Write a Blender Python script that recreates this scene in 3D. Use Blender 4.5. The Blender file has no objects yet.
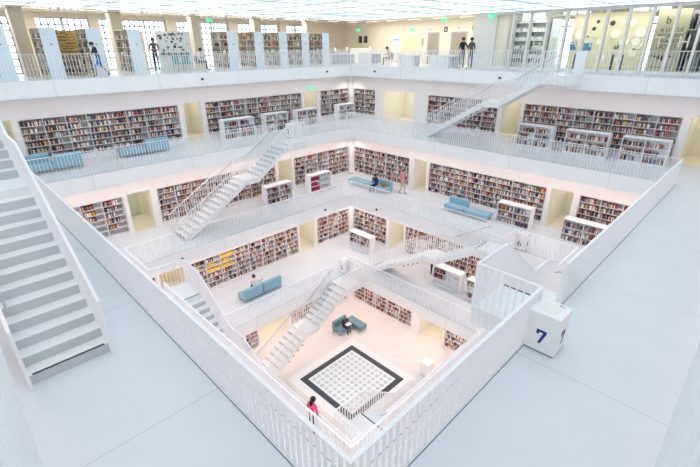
import bpy, math, random
from mathutils import Vector, Matrix
random.seed(7)
sc = bpy.context.scene
COL = sc.collection
PI = math.pi
# ---------------------------------------------------------------- dimensions
M = 2.4257                                   # planning module
H = 4.038                                    # storey height
T = 0.735                                    # depth of the gallery fascia
F = {k: (k - 4) * H for k in range(4, 9)}    # floor heights of the five storeys
V = {5: 4.871, 6: 7.291, 7: 9.710, 8: 12.129}  # half width of the void per gallery
W = {4: 7.0, 5: 9.1, 6: 11.22, 7: 13.42}     # half width of the shelf walls
CEIL = F[8] + 3.14
ROT = {'N': 0.0, 'E': -PI / 2, 'S': PI, 'W': PI / 2}
SIDE = {'N': 'far left', 'E': 'far right', 'S': 'near right', 'W': 'near left'}
LEVEL = {8: 'top', 7: 'second', 6: 'third', 5: 'fourth'}


def L2W(side, s, d):
    if side == 'N': return (s, d)
    if side == 'E': return (d, -s)
    if side == 'S': return (-s, -d)
    return (-d, s)

# ---------------------------------------------------------------- materials
def new_mat(name):
    m = bpy.data.materials.new(name); m.use_nodes = True
    return m, m.node_tree.nodes, m.node_tree.links, m.node_tree.nodes['Principled BSDF']


def plain(name, col, rough=0.6, metal=0.0, spec=0.4, noise=0.0, scale=8.0):
    m, n, l, b = new_mat(name)
    b.inputs['Roughness'].default_value = rough
    b.inputs['Metallic'].default_value = metal
    b.inputs['Specular IOR Level'].default_value = spec
    if noise:
        t = n.new('ShaderNodeTexCoord'); x = n.new('ShaderNodeTexNoise'); r = n.new('ShaderNodeValToRGB')
        x.inputs['Scale'].default_value = scale; x.inputs['Detail'].default_value = 5
        r.color_ramp.elements[0].position = 0.3; r.color_ramp.elements[1].position = 0.7
        r.color_ramp.elements[0].color = tuple(c * (1 - noise) for c in col) + (1,)
        r.color_ramp.elements[1].color = tuple(min(1, c * (1 + noise * .5)) for c in col) + (1,)
        l.new(t.outputs['Object'], x.inputs['Vector']); l.new(x.outputs['Fac'], r.inputs['Fac'])
        l.new(r.outputs['Color'], b.inputs['Base Color'])
    else:
        b.inputs['Base Color'].default_value = (*col, 1)
    return m


def seam_mat(name, col, period, offset, width, seamcol, rough, noise, vertical=False):
    """painted or screeded surface with real joint lines at a fixed spacing"""
    m, n, l, b = new_mat(name)
    t = n.new('ShaderNodeTexCoord'); sp = n.new('ShaderNodeSeparateXYZ')
    l.new(t.outputs['Object'], sp.inputs[0])

    def mt(op, a, c=None, d=None):
        q = n.new('ShaderNodeMath'); q.operation = op
        for i, v in enumerate((a, c, d)):
            if v is None: continue
            if isinstance(v, (int, float)): q.inputs[i].default_value = v
            else: l.new(v, q.inputs[i])
        return q.outputs[0]

    def line(sock, sgn):
        a = mt('MULTIPLY_ADD', sock, sgn / period, -offset / period + 0.5)
        f = mt('ABSOLUTE', mt('SUBTRACT', mt('FRACT', a), 0.5))
        return mt('LESS_THAN', f, width / period)
    ax, ay = mt('ABSOLUTE', sp.outputs[0]), mt('ABSOLUTE', sp.outputs[1])
    xbig = mt('GREATER_THAN', ax, ay)
    sgx = mt('SIGN', sp.outputs[0]); sgy = mt('SIGN', sp.outputs[1])
    sy = mt('MULTIPLY', mt('MULTIPLY', sp.outputs[1], sgx), -1.0)   # along the wall, uphill direction
    sx = mt('MULTIPLY', sp.outputs[0], sgy)
    ly, lx = line(sy, 1), line(sx, 1)
    fac = mt('ADD', mt('MULTIPLY', ly, xbig), mt('MULTIPLY', lx, mt('SUBTRACT', 1.0, xbig)))
    nz = n.new('ShaderNodeTexNoise'); nz.inputs['Scale'].default_value = 1.3; nz.inputs['Detail'].default_value = 6
    l.new(t.outputs['Object'], nz.inputs['Vector'])
    r = n.new('ShaderNodeValToRGB')
    r.color_ramp.elements[0].position = .3; r.color_ramp.elements[1].position = .7
    r.color_ramp.elements[0].color = tuple(c * (1 - noise) for c in col) + (1,)
    r.color_ramp.elements[1].color = (*col, 1)
    l.new(nz.outputs['Fac'], r.inputs['Fac'])
    mx = n.new('ShaderNodeMix'); mx.data_type = 'RGBA'
    l.new(fac, mx.inputs[0]); l.new(r.outputs['Color'], mx.inputs[6]); mx.inputs[7].default_value = (*seamcol, 1)
    l.new(mx.outputs[2], b.inputs['Base Color'])
    b.inputs['Roughness'].default_value = rough
    return m


def emit(name, col, strength):
    m, n, l, b = new_mat(name)
    b.inputs['Base Color'].default_value = (*col, 1)
    b.inputs['Emission Color'].default_value = (*col, 1)
    b.inputs['Emission Strength'].default_value = strength
    return m


MAT = {}
MAT['white'] = plain('white_paint', (.88, .88, .88), .5)
MAT['rail'] = plain('white_powder_coat', (.91, .91, .93), .35)
MAT['fascia'] = seam_mat('white_fascia', (.90, .915, .93), 2 * M, M, .010, (.62, .65, .68), .55, .02)
MAT['wall'] = seam_mat('white_plaster', (.82, .81, .805), 2 * M, M, .012, (.78, .77, .77), .7, .02)
MAT['floor'] = seam_mat('pale_grey_screed', (.70, .765, .81), 3.9, -2.6, .008, (.52, .56, .60), .32, .035)
MAT['pitfloor'] = seam_mat('pale_screed', (.77, .765, .755), 6.2, 3.1, .010, (.66, .62, .6), .4, .03)
MAT['fin'] = plain('warm_white_fin', (.86, .82, .74), .5)
MAT['joint'] = plain('dark_joint', (.16, .17, .19), .8)
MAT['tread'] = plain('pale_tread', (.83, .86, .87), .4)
MAT['riser'] = plain('shaded_riser', (.56, .60, .63), .5)  # darker than the treads: shade on the step fronts put into the colour
MAT['nosing'] = plain('dark_nosing', (.05, .055, .08), .6)
MAT['steel'] = plain('brushed_steel', (.46, .46, .50), .4, .2)
MAT['shelf'] = plain('white_shelf_lacquer', (.76, .76, .77), .45)
MAT['lowcase'] = plain('white_low_shelf', (.85, .87, .89), .4)
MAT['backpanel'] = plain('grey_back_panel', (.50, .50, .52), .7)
MAT['rowend'] = plain('pale_blue_panel', (.70, .79, .83), .4)
MAT['cream'] = plain('cream_plaster', (.82, .75, .64), .7, noise=.03, scale=2)
MAT['corr'] = plain('cream_corridor_plaster', (.85, .82, .73), .6)
MAT['leaf'] = plain('pale_green_door_leaf', (.62, .68, .56), .3)
MAT['leafcream'] = plain('cream_door_leaf', (.80, .70, .50), .4)
MAT['liftmetal'] = plain('lift_door_metal', (.42, .37, .32), .35, .3)
MAT['pillar'] = plain('beige_concrete', (.66, .58, .48), .75, noise=.04, scale=3)
MAT['sofa'] = plain('light_blue_upholstery', (.28, .48, .58), .7, noise=.06, scale=40)
MAT['sofagrey'] = plain('grey_blue_upholstery', (.17, .30, .36), .7, noise=.06, scale=40)
MAT['black'] = plain('black_plastic', (.012, .012, .014), .5)
MAT['red'] = plain('red_marker', (.45, .01, .03), .5)
MAT['blue'] = plain('navy_print', (.012, .03, .22), .5)
MAT['letters'] = plain('cream_letters', (.86, .78, .58), .5)
MAT['print'] = plain('black_print', (.02, .02, .02), .6)
MAT['slate'] = plain('dark_slate_grating', (.055, .075, .09), .5, noise=.25, scale=14)
MAT['glassblock'] = plain('pale_glass_block', (.62, .72, .70), .12, spec=.6, noise=.08, scale=3)
MAT['cabinet'] = plain('cream_cabinet', (.80, .75, .62), .5)
MAT['lavender'] = plain('pale_lavender_concrete', (.82, .80, .92), .6)
MAT['muntin'] = plain('grey_window_frame', (.42, .42, .50), .5)
MAT['teal'] = plain('teal_fabric', (.22, .42, .48), .7)
MAT['greychair'] = plain('grey_fabric', (.28, .30, .34), .8)
MAT['bag'] = plain('tan_canvas', (.30, .20, .09), .8, noise=.1, scale=30)
MAT['paper'] = plain('paper', (.85, .84, .8), .7)
MAT['greenboard'] = plain('green_board', (.07, .15, .12), .7)
MAT['artroom'] = plain('pale_yellow_board', (.68, .62, .44), .6)
MAT['soffit'] = plain('warm_white_soffit', (.82, .76, .66), .12, spec=.8)

# object-coloured material for single books, attribute-coloured for the mass of books
m, n, l, b = new_mat('book_cover'); oi = n.new('ShaderNodeObjectInfo'); l.new(oi.outputs['Color'], b.inputs['Base Color']); b.inputs['Roughness'].default_value = .55; MAT['book'] = m
m, n, l, b = new_mat('book_covers'); at = n.new('ShaderNodeAttribute'); at.attribute_name = 'cover'; l.new(at.outputs['Color'], b.inputs['Base Color']); b.inputs['Roughness'].default_value = .55; MAT['books'] = m

# clear glass: thin architectural pane
m, n, l, b = new_mat('clear_glass')
tr = n.new('ShaderNodeBsdfTransparent'); tr.inputs[0].default_value = (.93, .96, .96, 1); gl = n.new('ShaderNodeBsdfGlossy'); gl.inputs['Roughness'].default_value = .03; gl.inputs[0].default_value = (.4, .4, .4, 1)
fr = n.new('ShaderNodeFresnel'); fr.inputs[0].default_value = 1.3; mx = n.new('ShaderNodeMixShader')
l.new(fr.outputs[0], mx.inputs[0]); l.new(tr.outputs[0], mx.inputs[1]); l.new(gl.outputs[0], mx.inputs[2]); l.new(mx.outputs[0], n['Material Output'].inputs[0]); MAT['glass'] = m

# luminous glass roof
CEIL_E = .88
m, n, l, b = new_mat('daylit_glass_roof')
tc = n.new('ShaderNodeTexCoord'); mp = n.new('ShaderNodeMapping'); mp.inputs['Rotation'].default_value = (0, 0, .55); mp.inputs['Scale'].default_value = (.16, .9, 1)
nz = n.new('ShaderNodeTexNoise'); nz.inputs['Scale'].default_value = 1.0; nz.inputs['Detail'].default_value = 4
rp = n.new('ShaderNodeValToRGB'); rp.color_ramp.elements[0].position = .35; rp.color_ramp.elements[1].position = .62
rp.color_ramp.elements[0].color = (.44, .58, .70, 1); rp.color_ramp.elements[1].color = (.94, .98, 1.0, 1)
l.new(tc.outputs['Object'], mp.inputs['Vector']); l.new(mp.outputs[0], nz.inputs['Vector']); l.new(nz.outputs['Fac'], rp.inputs['Fac'])
l.new(rp.outputs['Color'], b.inputs['Emission Color']); b.inputs['Emission Strength'].default_value = CEIL_E
b.inputs['Base Color'].default_value = (.22, .25, .28, 1); b.inputs['Roughness'].default_value = .15
MAT['roofglass'] = m
MAT['lamp'] = emit('warm_linear_lamp', (1, .86, .6), 1.6)
MAT['exit'] = emit('green_exit_sign', (.05, .65, .35), .8)
MAT['screen'] = emit('lit_screen', (.62, .80, .95), .9)

# patterned boards
m, n, l, b = new_mat('gold_weave_panel')
tc = n.new('ShaderNodeTexCoord'); wv = n.new('ShaderNodeTexWave'); wv.wave_type = 'BANDS'; wv.bands_direction = 'Z'
wv.inputs['Scale'].default_value = 2.2; wv.inputs['Distortion'].default_value = 9; wv.inputs['Detail Scale'].default_value = 1.6
rp = n.new('ShaderNodeValToRGB'); rp.color_ramp.elements[0].color = (.24, .13, .025, 1); rp.color_ramp.elements[1].color = (.62, .45, .18, 1)
l.new(tc.outputs['Object'], wv.inputs['Vector']); l.new(wv.outputs['Fac'], rp.inputs['Fac']); l.new(rp.outputs['Color'], b.inputs['Base Color']); MAT['gold'] = m

# ---------------------------------------------------------------- mesh building
class MB:
    def __init__(self): self.v, self.f, self.mi, self.fc = [], [], [], []

    def add(self, vs, fs, mi=0, col=None):
        o = len(self.v); self.v += [tuple(v) for v in vs]
        self.f += [tuple(i + o for i in f) for f in fs]; self.mi += [mi] * len(fs)
        if col is not None: self.fc += [col] * len(fs)
        return self

    def box(self, x0, x1, y0, y1, z0, z1, mi=0, col=None):
        x0, x1 = min(x0, x1), max(x0, x1); y0, y1 = min(y0, y1), max(y0, y1)
        vs = [(x0, y0, z0), (x1, y0, z0), (x1, y1, z0), (x0, y1, z0), (x0, y0, z1), (x1, y0, z1), (x1, y1, z1), (x0, y1, z1)]
        return self.add(vs, [(0, 3, 2, 1), (4, 5, 6, 7), (0, 1, 5, 4), (1, 2, 6, 5), (2, 3, 7, 6), (3, 0, 4, 7)], mi, col)

    def rbox(self, x0, x1, y0, y1, z0, z1, r=.03, mi=0):
        """box with chamfered edges"""
        vs = []; xs = (x0, x1); ys = (y0, y1); zs = (z0, z1)
        idx = {}
        for i in (0, 1):
            for j in (0, 1):
                for k in (0, 1):
                    sx, sy, sz = (1 - 2 * i), (1 - 2 * j), (1 - 2 * k)
                    for a, p in (('x', (xs[i], ys[j] + sy * r, zs[k] + sz * r)), ('y', (xs[i] + sx * r, ys[j], zs[k] + sz * r)), ('z', (xs[i] + sx * r, ys[j] + sy * r, zs[k]))):
                        idx[(i, j, k, a)] = len(vs); vs.append(p)
        fs = []
        g = lambda i, j, k, a: idx[(i, j, k, a)]
        for i in (0, 1):
            fs.append([g(i, 0, 0, 'x'), g(i, 1, 0, 'x'), g(i, 1, 1, 'x'), g(i, 0, 1, 'x')])
            fs.append([g(0, i, 0, 'y'), g(1, i, 0, 'y'), g(1, i, 1, 'y'), g(0, i, 1, 'y')])
            fs.append([g(0, 0, i, 'z'), g(1, 0, i, 'z'), g(1, 1, i, 'z'), g(0, 1, i, 'z')])
        for i in (0, 1):
            for j in (0, 1):
                fs.append([g(i, j, 0, 'x'), g(i, j, 1, 'x'), g(i, j, 1, 'y'), g(i, j, 0, 'y')])
                fs.append([g(i, 0, j, 'x'), g(i, 1, j, 'x'), g(i, 1, j, 'z'), g(i, 0, j, 'z')])
                fs.append([g(0, i, j, 'y'), g(1, i, j, 'y'), g(1, i, j, 'z'), g(0, i, j, 'z')])
                for k in (0, 1): fs.append([g(i, j, k, 'x'), g(i, j, k, 'y'), g(i, j, k, 'z')])
        c = Vector(((x0 + x1) / 2, (y0 + y1) / 2, (z0 + z1) / 2)); out = []
        for f in fs:                                           # wind outwards
            p = [Vector(vs[q]) for q in f]; nn = (p[1] - p[0]).cross(p[2] - p[0])
            out.append(tuple(f) if nn.dot(sum(p, Vector()) / len(p) - c) > 0 else tuple(reversed(f)))
        return self.add(vs, out, mi)

    def hexa(self, p, mi=0):
        """8 points: bottom ring then top ring"""
        return self.add(p, [(0, 3, 2, 1), (4, 5, 6, 7), (0, 1, 5, 4), (1, 2, 6, 5), (2, 3, 7, 6), (3, 0, 4, 7)], mi)

    def bar(self, a, b, w, h, mi=0):
        """rectangular bar from a to b, w across, h in height"""
        a, b = Vector(a), Vector(b); d = (b - a).normalized()
        s = d.cross(Vector((0, 0, 1)))
        s = Vector((1, 0, 0)) if s.length < 1e-4 else s.normalized()
        u = s.cross(d); s *= w / 2; u *= h / 2
        return self.hexa([a - s - u, a + s - u, b + s - u, b - s - u, a - s + u, a + s + u, b + s + u, b - s + u], mi)

    def tube(self, pts, r, n=8, mi=0):
        pts = [Vector(p) for p in pts]; vs = []; fs = []
        for i, p in enumerate(pts):
            d = (pts[min(i + 1, len(pts) - 1)] - pts[max(i - 1, 0)]).normalized()
            s = d.cross(Vector((0, 0, 1)))
            s = Vector((1, 0, 0)) if s.length < 1e-4 else s.normalized()
            u = s.cross(d)
            for k in range(n): vs.append(p + (s * math.cos(2 * PI * k / n) + u * math.sin(2 * PI * k / n)) * r)
        for i in range(len(pts) - 1):
            for k in range(n): fs.append((i * n + k, i * n + (k + 1) % n, (i + 1) * n + (k + 1) % n, (i + 1) * n + k))
        fs.append(tuple(range(n - 1, -1, -1))); fs.append(tuple(range((len(pts) - 1) * n, len(pts) * n)))
        return self.add(vs, fs, mi)

    def lathe(self, prof, c=(0, 0, 0), n=16, mi=0):
        vs = []; fs = []; k = len(prof)
        for i in range(n):
            a = 2 * PI * i / n
            for r, z in prof: vs.append((c[0] + r * math.cos(a), c[1] + r * math.sin(a), c[2] + z))
        for i in range(n):
            j = (i + 1) % n
            for q in range(k - 1): fs.append((i * k + q, j * k + q, j * k + q + 1, i * k + q + 1))
        return self.add(vs, fs, mi)

    def sphere(self, c, rx, ry, rz, n=12, mi=0):
        k = n // 2; vs = [(c[0], c[1], c[2] - rz)]; fs = []
        for i in range(1, k):
            t = PI * i / k
            for j in range(n): vs.append((c[0] + rx * math.sin(t) * math.cos(2 * PI * j / n), c[1] + ry * math.sin(t) * math.sin(2 * PI * j / n), c[2] - rz * math.cos(t)))
        vs.append((c[0], c[1], c[2] + rz)); e = len(vs) - 1
        for j in range(n):
            fs.append((0, 1 + (j + 1) % n, 1 + j)); fs.append((e, e - n + j, e - n + (j + 1) % n))
            for i in range(k - 2): fs.append((1 + i * n + j, 1 + i * n + (j + 1) % n, 1 + (i + 1) * n + (j + 1) % n, 1 + (i + 1) * n + j))
        return self.add(vs, fs, mi)

    def mesh(self, name, mats):
        me = bpy.data.meshes.new(name); me.from_pydata(self.v, [], self.f); me.validate()
        for q in (mats if isinstance(mats, (list, tuple)) else [mats]): me.materials.append(MAT[q] if isinstance(q, str) else q)
        if any(self.mi) and len(me.polygons) == len(self.mi): me.polygons.foreach_set('material_index', self.mi)
        if self.fc and len(me.polygons) == len(self.fc):
            ca = me.color_attributes.new('cover', 'FLOAT_COLOR', 'CORNER'); buf = []
            for p in me.polygons: buf += list(self.fc[p.index]) * p.loop_total
            ca.data.foreach_set('color', buf)
        me.update(); return me

    def obj(self, name, mats, parent=None, loc=(0, 0, 0), rz=0.0, smooth=False):
        me = self.mesh(name, mats)
        if smooth: me.polygons.foreach_set('use_smooth', [True] * len(me.polygons))
        return link(name, me, parent, loc, rz)


def link(name, data, parent=None, loc=(0, 0, 0), rz=0.0):
    o = bpy.data.objects.new(name, data); COL.objects.link(o)
    o.location = loc; o.rotation_euler = (0, 0, rz)
    if parent is not None: o.parent = parent
    return o


def tag(o, label=None, cat=None, group=None, kind=None):
    if label: o['label'] = label
    if cat: o['category'] = cat
    if group: o['group'] = group
    if kind: o['kind'] = kind
    return o


def thing(name, label, cat, loc=(0, 0, 0), rz=0.0, group=None):
    return tag(link(name, None, None, loc, rz), label, cat, group)


def struct(mb, name, mats, label, loc=(0, 0, 0), rz=0.0, cat=None):
    return tag(mb.obj(name, mats, None, loc, rz), label, cat or name.split('_')[0], None, 'structure')


def copy_tree(o, parent=None):
    c = o.copy(); COL.objects.link(c)
    if parent is not None: c.parent = parent
    for ch in list(o.children): copy_tree(ch, c)
    return c


def text_mesh(s, size, mat, extrude=.004, align='CENTER'):
    cu = bpy.data.curves.new('lettering', 'FONT'); cu.body = s; cu.size = size; cu.extrude = extrude
    cu.align_x = align; cu.align_y = 'CENTER'
    o = bpy.data.objects.new('tmp', cu); COL.objects.link(o)
    dg = bpy.context.evaluated_depsgraph_get(); me = bpy.data.meshes.new_from_object(o.evaluated_get(dg))
    bpy.data.objects.remove(o); me.materials.clear(); me.materials.append(MAT[mat]); me.name = 'lettering'
    return me


def text(name, s, size, mat, parent, loc, face, extrude=.004, align='CENTER', tilt=None):
    """upright lettering whose front looks along the horizontal angle face (0 = +x)"""
    o = link(name, text_mesh(s, size, mat, extrude, align), parent, loc)
    o.rotation_euler = tilt if tilt else (PI / 2, 0, face + PI / 2)
    return o


def at(side, s, d, z=0.0):
    x, y = L2W(side, s, d); return (x, y, z)

# ---------------------------------------------------------------- camera
CAMP = Vector((-12.035, -12.059, 17.564))
pi_, ro, ya = math.radians(24.28), math.radians(-.27), math.radians(45.19)
fw = Vector((math.cos(ya) * math.cos(pi_), math.sin(ya) * math.cos(pi_), -math.sin(pi_)))
rt = Vector((math.sin(ya), -math.cos(ya), 0)); up = rt.cross(fw)
r2 = math.cos(ro) * rt + math.sin(ro) * up; u2 = -math.sin(ro) * rt + math.cos(ro) * up
cd = bpy.data.cameras.new('camera'); cam = bpy.data.objects.new('camera', cd); COL.objects.link(cam)
mw = Matrix.Identity(4)
for i in range(3): mw[i][0], mw[i][1], mw[i][2], mw[i][3] = r2[i], u2[i], -fw[i], CAMP[i]
cam.matrix_world = mw
cd.sensor_width = 36; cd.lens = 418.0 * 36 / 700; cd.clip_start = .02; cd.clip_end = 300
sc.camera = cam

# ---------------------------------------------------------------- floors
def ring(mb, vi, vo, z0, z1):
    c = lambda r, z: [(-r, -r, z), (r, -r, z), (r, r, z), (-r, r, z)]
    vs = c(vi, z1) + c(vo, z1) + c(vi, z0) + c(vo, z0)
    for i in range(4):
        j = (i + 1) % 4
        mb.add([vs[i], vs[j], vs[4 + j], vs[4 + i]], [(3, 2, 1, 0)], 0)
        mb.add([vs[8 + i], vs[8 + j], vs[12 + j], vs[12 + i]], [(0, 1, 2, 3)], 2)
        mb.add([vs[i], vs[j], vs[8 + j], vs[8 + i]], [(0, 1, 2, 3)], 1)
        mb.add([vs[4 + i], vs[4 + j], vs[12 + j], vs[12 + i]], [(3, 2, 1, 0)], 1)


OUT = {5: 12.6, 6: 14.7, 7: 16.9, 8: 23.5}
MAT['soffitw'] = plain('white_soffit', (.84, .83, .82), .6)
FL = {8: 'pale floor and white fascia of the top gallery with the windows', 7: 'pale grey floor and fascia of the gallery with the seven box',
      6: 'pale floor and fascia of the gallery with the six box', 5: 'pale floor and fascia of the gallery with the five box'}
for k in (5, 6, 7, 8):
    mb = MB(); ring(mb, V[k], OUT[k], F[k] - T, F[k])
    struct(mb, 'floor', ['floor', 'fascia', 'soffitw'], FL[k], cat='floor')
    jb = MB(); e = .012                                            # dark joint along the edge, behind the balusters
    ring(jb, V[k] + .044, V[k] + .060, F[k] + .0005, F[k] + .003)
    struct(jb, 'trim_%d' % k, ['joint', 'joint', 'joint'], 'thin dark joint along the floor edge of the %s gallery' % LEVEL[k])
mb = MB(); mb.box(-11, 11, -11, 11, -.3, 0)
struct(mb, 'floor', 'pitfloor', 'bright floor at the bottom of the atrium', cat='floor')

# ---------------------------------------------------------------- walls with doorways and shelving
# ('b' shelving, 'd' doorway) in the wall's own coordinate s
SEG = {(7, 'N'): [('d', -10.3, -9.2), ('b', -8.89, -1.13), ('d', -.77, .34), ('b', .64, 8.25), ('d', 8.49, 9.87), ('b', 10.13, 13.22)],
       (7, 'E'): [('b', -13.04, -10.74), ('d', -10.06, -6.98), ('b', -5.72, -.50), ('d', -.20, .95), ('b', 1.18, 8.81), ('d', 9.15, 10.4)],
       (6, 'N'): [('b', -9.8, -5.84), ('d', -5.6, -4.4), ('b', -4.01, 3.92), ('d', 4.2, 5.4), ('b', 5.58, 10.98)],
       (6, 'E'): [('b', -10.86, -5.43), ('d', -5.02, -3.93), ('b', -3.69, 4.08), ('d', 4.35, 5.5), ('b', 5.85, 10.9)],
       (5, 'N'): [('b', -8.8, -5.7), ('d', -5.5, -4.05), ('b', -3.85, 3.91), ('d', 4.06, 5.5), ('b', 5.7, 8.84)],
       (5, 'E'): [('b', -8.83, -5.56), ('d', -5.31, -3.97), ('b', -3.8, 3.9), ('d', 4.0, 5.3), ('b', 5.6, 8.8)],
       (4, 'N'): [('b', -6.6, -1.24), ('d', -1.0, 1.27), ('b', 1.4, 6.7)],
       (4, 'E'): [('b', -6.7, -1.37), ('d', -.71, 1.07), ('b', 1.23, 6.6)]}
DOORLEAF = {}
BOOKS = []                 # every book: (world centre corner data) collected first, the largest become objects
PAL = [((.80, .78, .74), 'white', 27), ((.60, .52, .42), 'cream', 14), ((.02, .02, .025), 'black', 17), ((.06, .05, .05), 'dark brown', 10),
       ((.42, .03, .03), 'red', 10), ((.20, .015, .03), 'dark red', 7), ((.45, .16, .08), 'rust', 6), ((.60, .22, .05), 'orange', 4),
       ((.03, .07, .22), 'blue', 6), ((.10, .26, .42), 'light blue', 4), ((.05, .20, .08), 'green', 3), ((.62, .45, .06), 'yellow', 4),
       ((.28, .28, .30), 'grey', 7), ((.50, .22, .26), 'pink', 4), ((.16, .05, .16), 'purple', 2)]
PW = [p[2] for p in PAL]


def fill_shelf(side, s0, s1, d0, z, htop, fill, tag_=None, thick=(.016, .042), only=None, face=-1):
    """a row of upright books along s, spines towards smaller d (face -1) or larger d (face +1)"""
    s = s0 + .01; end = s0 + (s1 - s0) * fill; i = 0
    while s < end:
        t = random.uniform(*thick)
        if s + t > s1 - .01: break
        if random.random() < .035: s += random.uniform(.03, .12); continue
        hgt = min(htop - .015, random.choice((.165, .18, .195, .205, .225)) * random.uniform(.95, 1.05)); dep = random.uniform(.14, .19)
        c, nm, _ = random.choices(PAL, PW)[0]
        if only: c, nm = only[0], only[1]
        q = random.uniform(.75, 1.2); c = tuple(min(.85, x * q) for x in c)
        dd = d0 + random.uniform(0, .03)
        i += 1
        BOOKS.append((side, s, s + t - .001, dd, dd + dep, z, z + hgt, c, nm, tag_, i, face))
        s += t
    return i


def wall_bookcase(k, side, s0, s1, label):
    d0 = W[k]; n = max(2, round((s1 - s0) / .99)); bw = (s1 - s0) / n
    o = thing('wall_bookcase', label, 'bookcase', at(side, (s0 + s1) / 2, d0, F[k]), ROT[side], 'built-in shelving along the gallery walls')
    hw = (s1 - s0) / 2
    c = MB()                                                     # local: x along s, y = depth into the wall
    c.box(-hw, hw, .0, .34, 0, .27); c.box(-hw, hw, .0, .34, 2.235, 2.30)
    c.box(-hw - .02, -hw + .02, .0, .34, .27, 2.235); c.box(hw - .02, hw + .02, .0, .34, .27, 2.235)
    c.obj('carcass', 'shelf', o)
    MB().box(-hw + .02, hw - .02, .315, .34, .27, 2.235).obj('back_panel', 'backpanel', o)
    tp = (2.235 - .27) / 6
    for i in range(1, 6): MB().box(-hw + .02, hw - .02, .015, .315, .27 + tp * i - .012, .27 + tp * i + .012).obj('shelf', 'shelf', o)
    dv = MB().box(-.015, .015, .008, .315, .27, 2.235).mesh('divider', 'shelf')
    for i in range(1, n): link('divider', dv, o, (-hw + bw * i, 0, 0))
    for i in range(n):
        for j in range(6):
            fill = random.choice((1, 1, .97, .93, .86, .8, .7, .6)); only = None
            if (k, side) == (6, 'N') and s1 < -5: fill = random.choice((.0, .45, .6)) if i < n - 1 else random.choice((.5, .7))
            if (k, side) == (6, 'N') and i >= n - 3 and s1 < -5 and j == 0: fill = 0
            if k == 5 and side == 'N' and -4 < s0 < 0 and i in (1, 2) and j in (3, 4, 5) and not (i == 1 and j == 5): only = ((.80, .55, .12), 'yellow')
            if k == 4: fill = random.choice((.5, .7, .8, .9, 1))
            if fill: fill_shelf(side, s0 + bw * i + .02, s0 + bw * (i + 1) - .02, d0 + .035, F[k] + .27 + tp * j + .013, tp - .03, fill, None, (.022, .05), only)
    return o


WL = {'N': 'left', 'E': 'right', 'S': 'front_right', 'W': 'front_left'}
ORD = {4: 'around the bottom of the atrium', 5: 'under the third gallery', 6: 'under the second gallery', 7: 'under the top gallery'}
BCL = {
 (7, 'N'): ['built-in shelving behind the blue sofas on the upper left wall', 'built-in shelving between two doorways behind the three upper left low bookcases', 'built-in shelving left of the upper far corner column'],
 (7, 'E'): ['short built-in shelving right of the upper far corner column', 'built-in shelving half hidden behind the upper right staircase', 'built-in shelving behind the three upper right low bookcases'],
 (6, 'N'): ['mostly empty built-in shelving at the far left of the third gallery', 'built-in shelving behind the long staircase on the third gallery left wall', 'built-in shelving behind the low bookcase with red books'],
 (6, 'E'): ['built-in shelving behind the people at the corner sofa', 'built-in shelving behind the blue sofa on the third gallery right wall', 'built-in shelving cut off by the near right balustrade'],
 (5, 'N'): ['built-in shelving hidden behind the near left lower staircase', 'built-in shelving with a block of yellow books', 'built-in shelving left of the fourth gallery far corner'],
 (5, 'E'): ['built-in shelving right of the fourth gallery far corner with a low bookcase before it', 'built-in shelving behind the lower right staircase on the fourth gallery', 'built-in shelving at the right end of the fourth gallery'],
 (4, 'N'): ['built-in shelving left of the doorway on the atrium floor left wall', 'built-in shelving behind the staircase rising from the atrium floor'],
 (4, 'E'): ['built-in shelving behind the grey sofa on the atrium floor', 'built-in shelving right of the doorway on the atrium floor right wall']}
dn = 0
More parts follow.
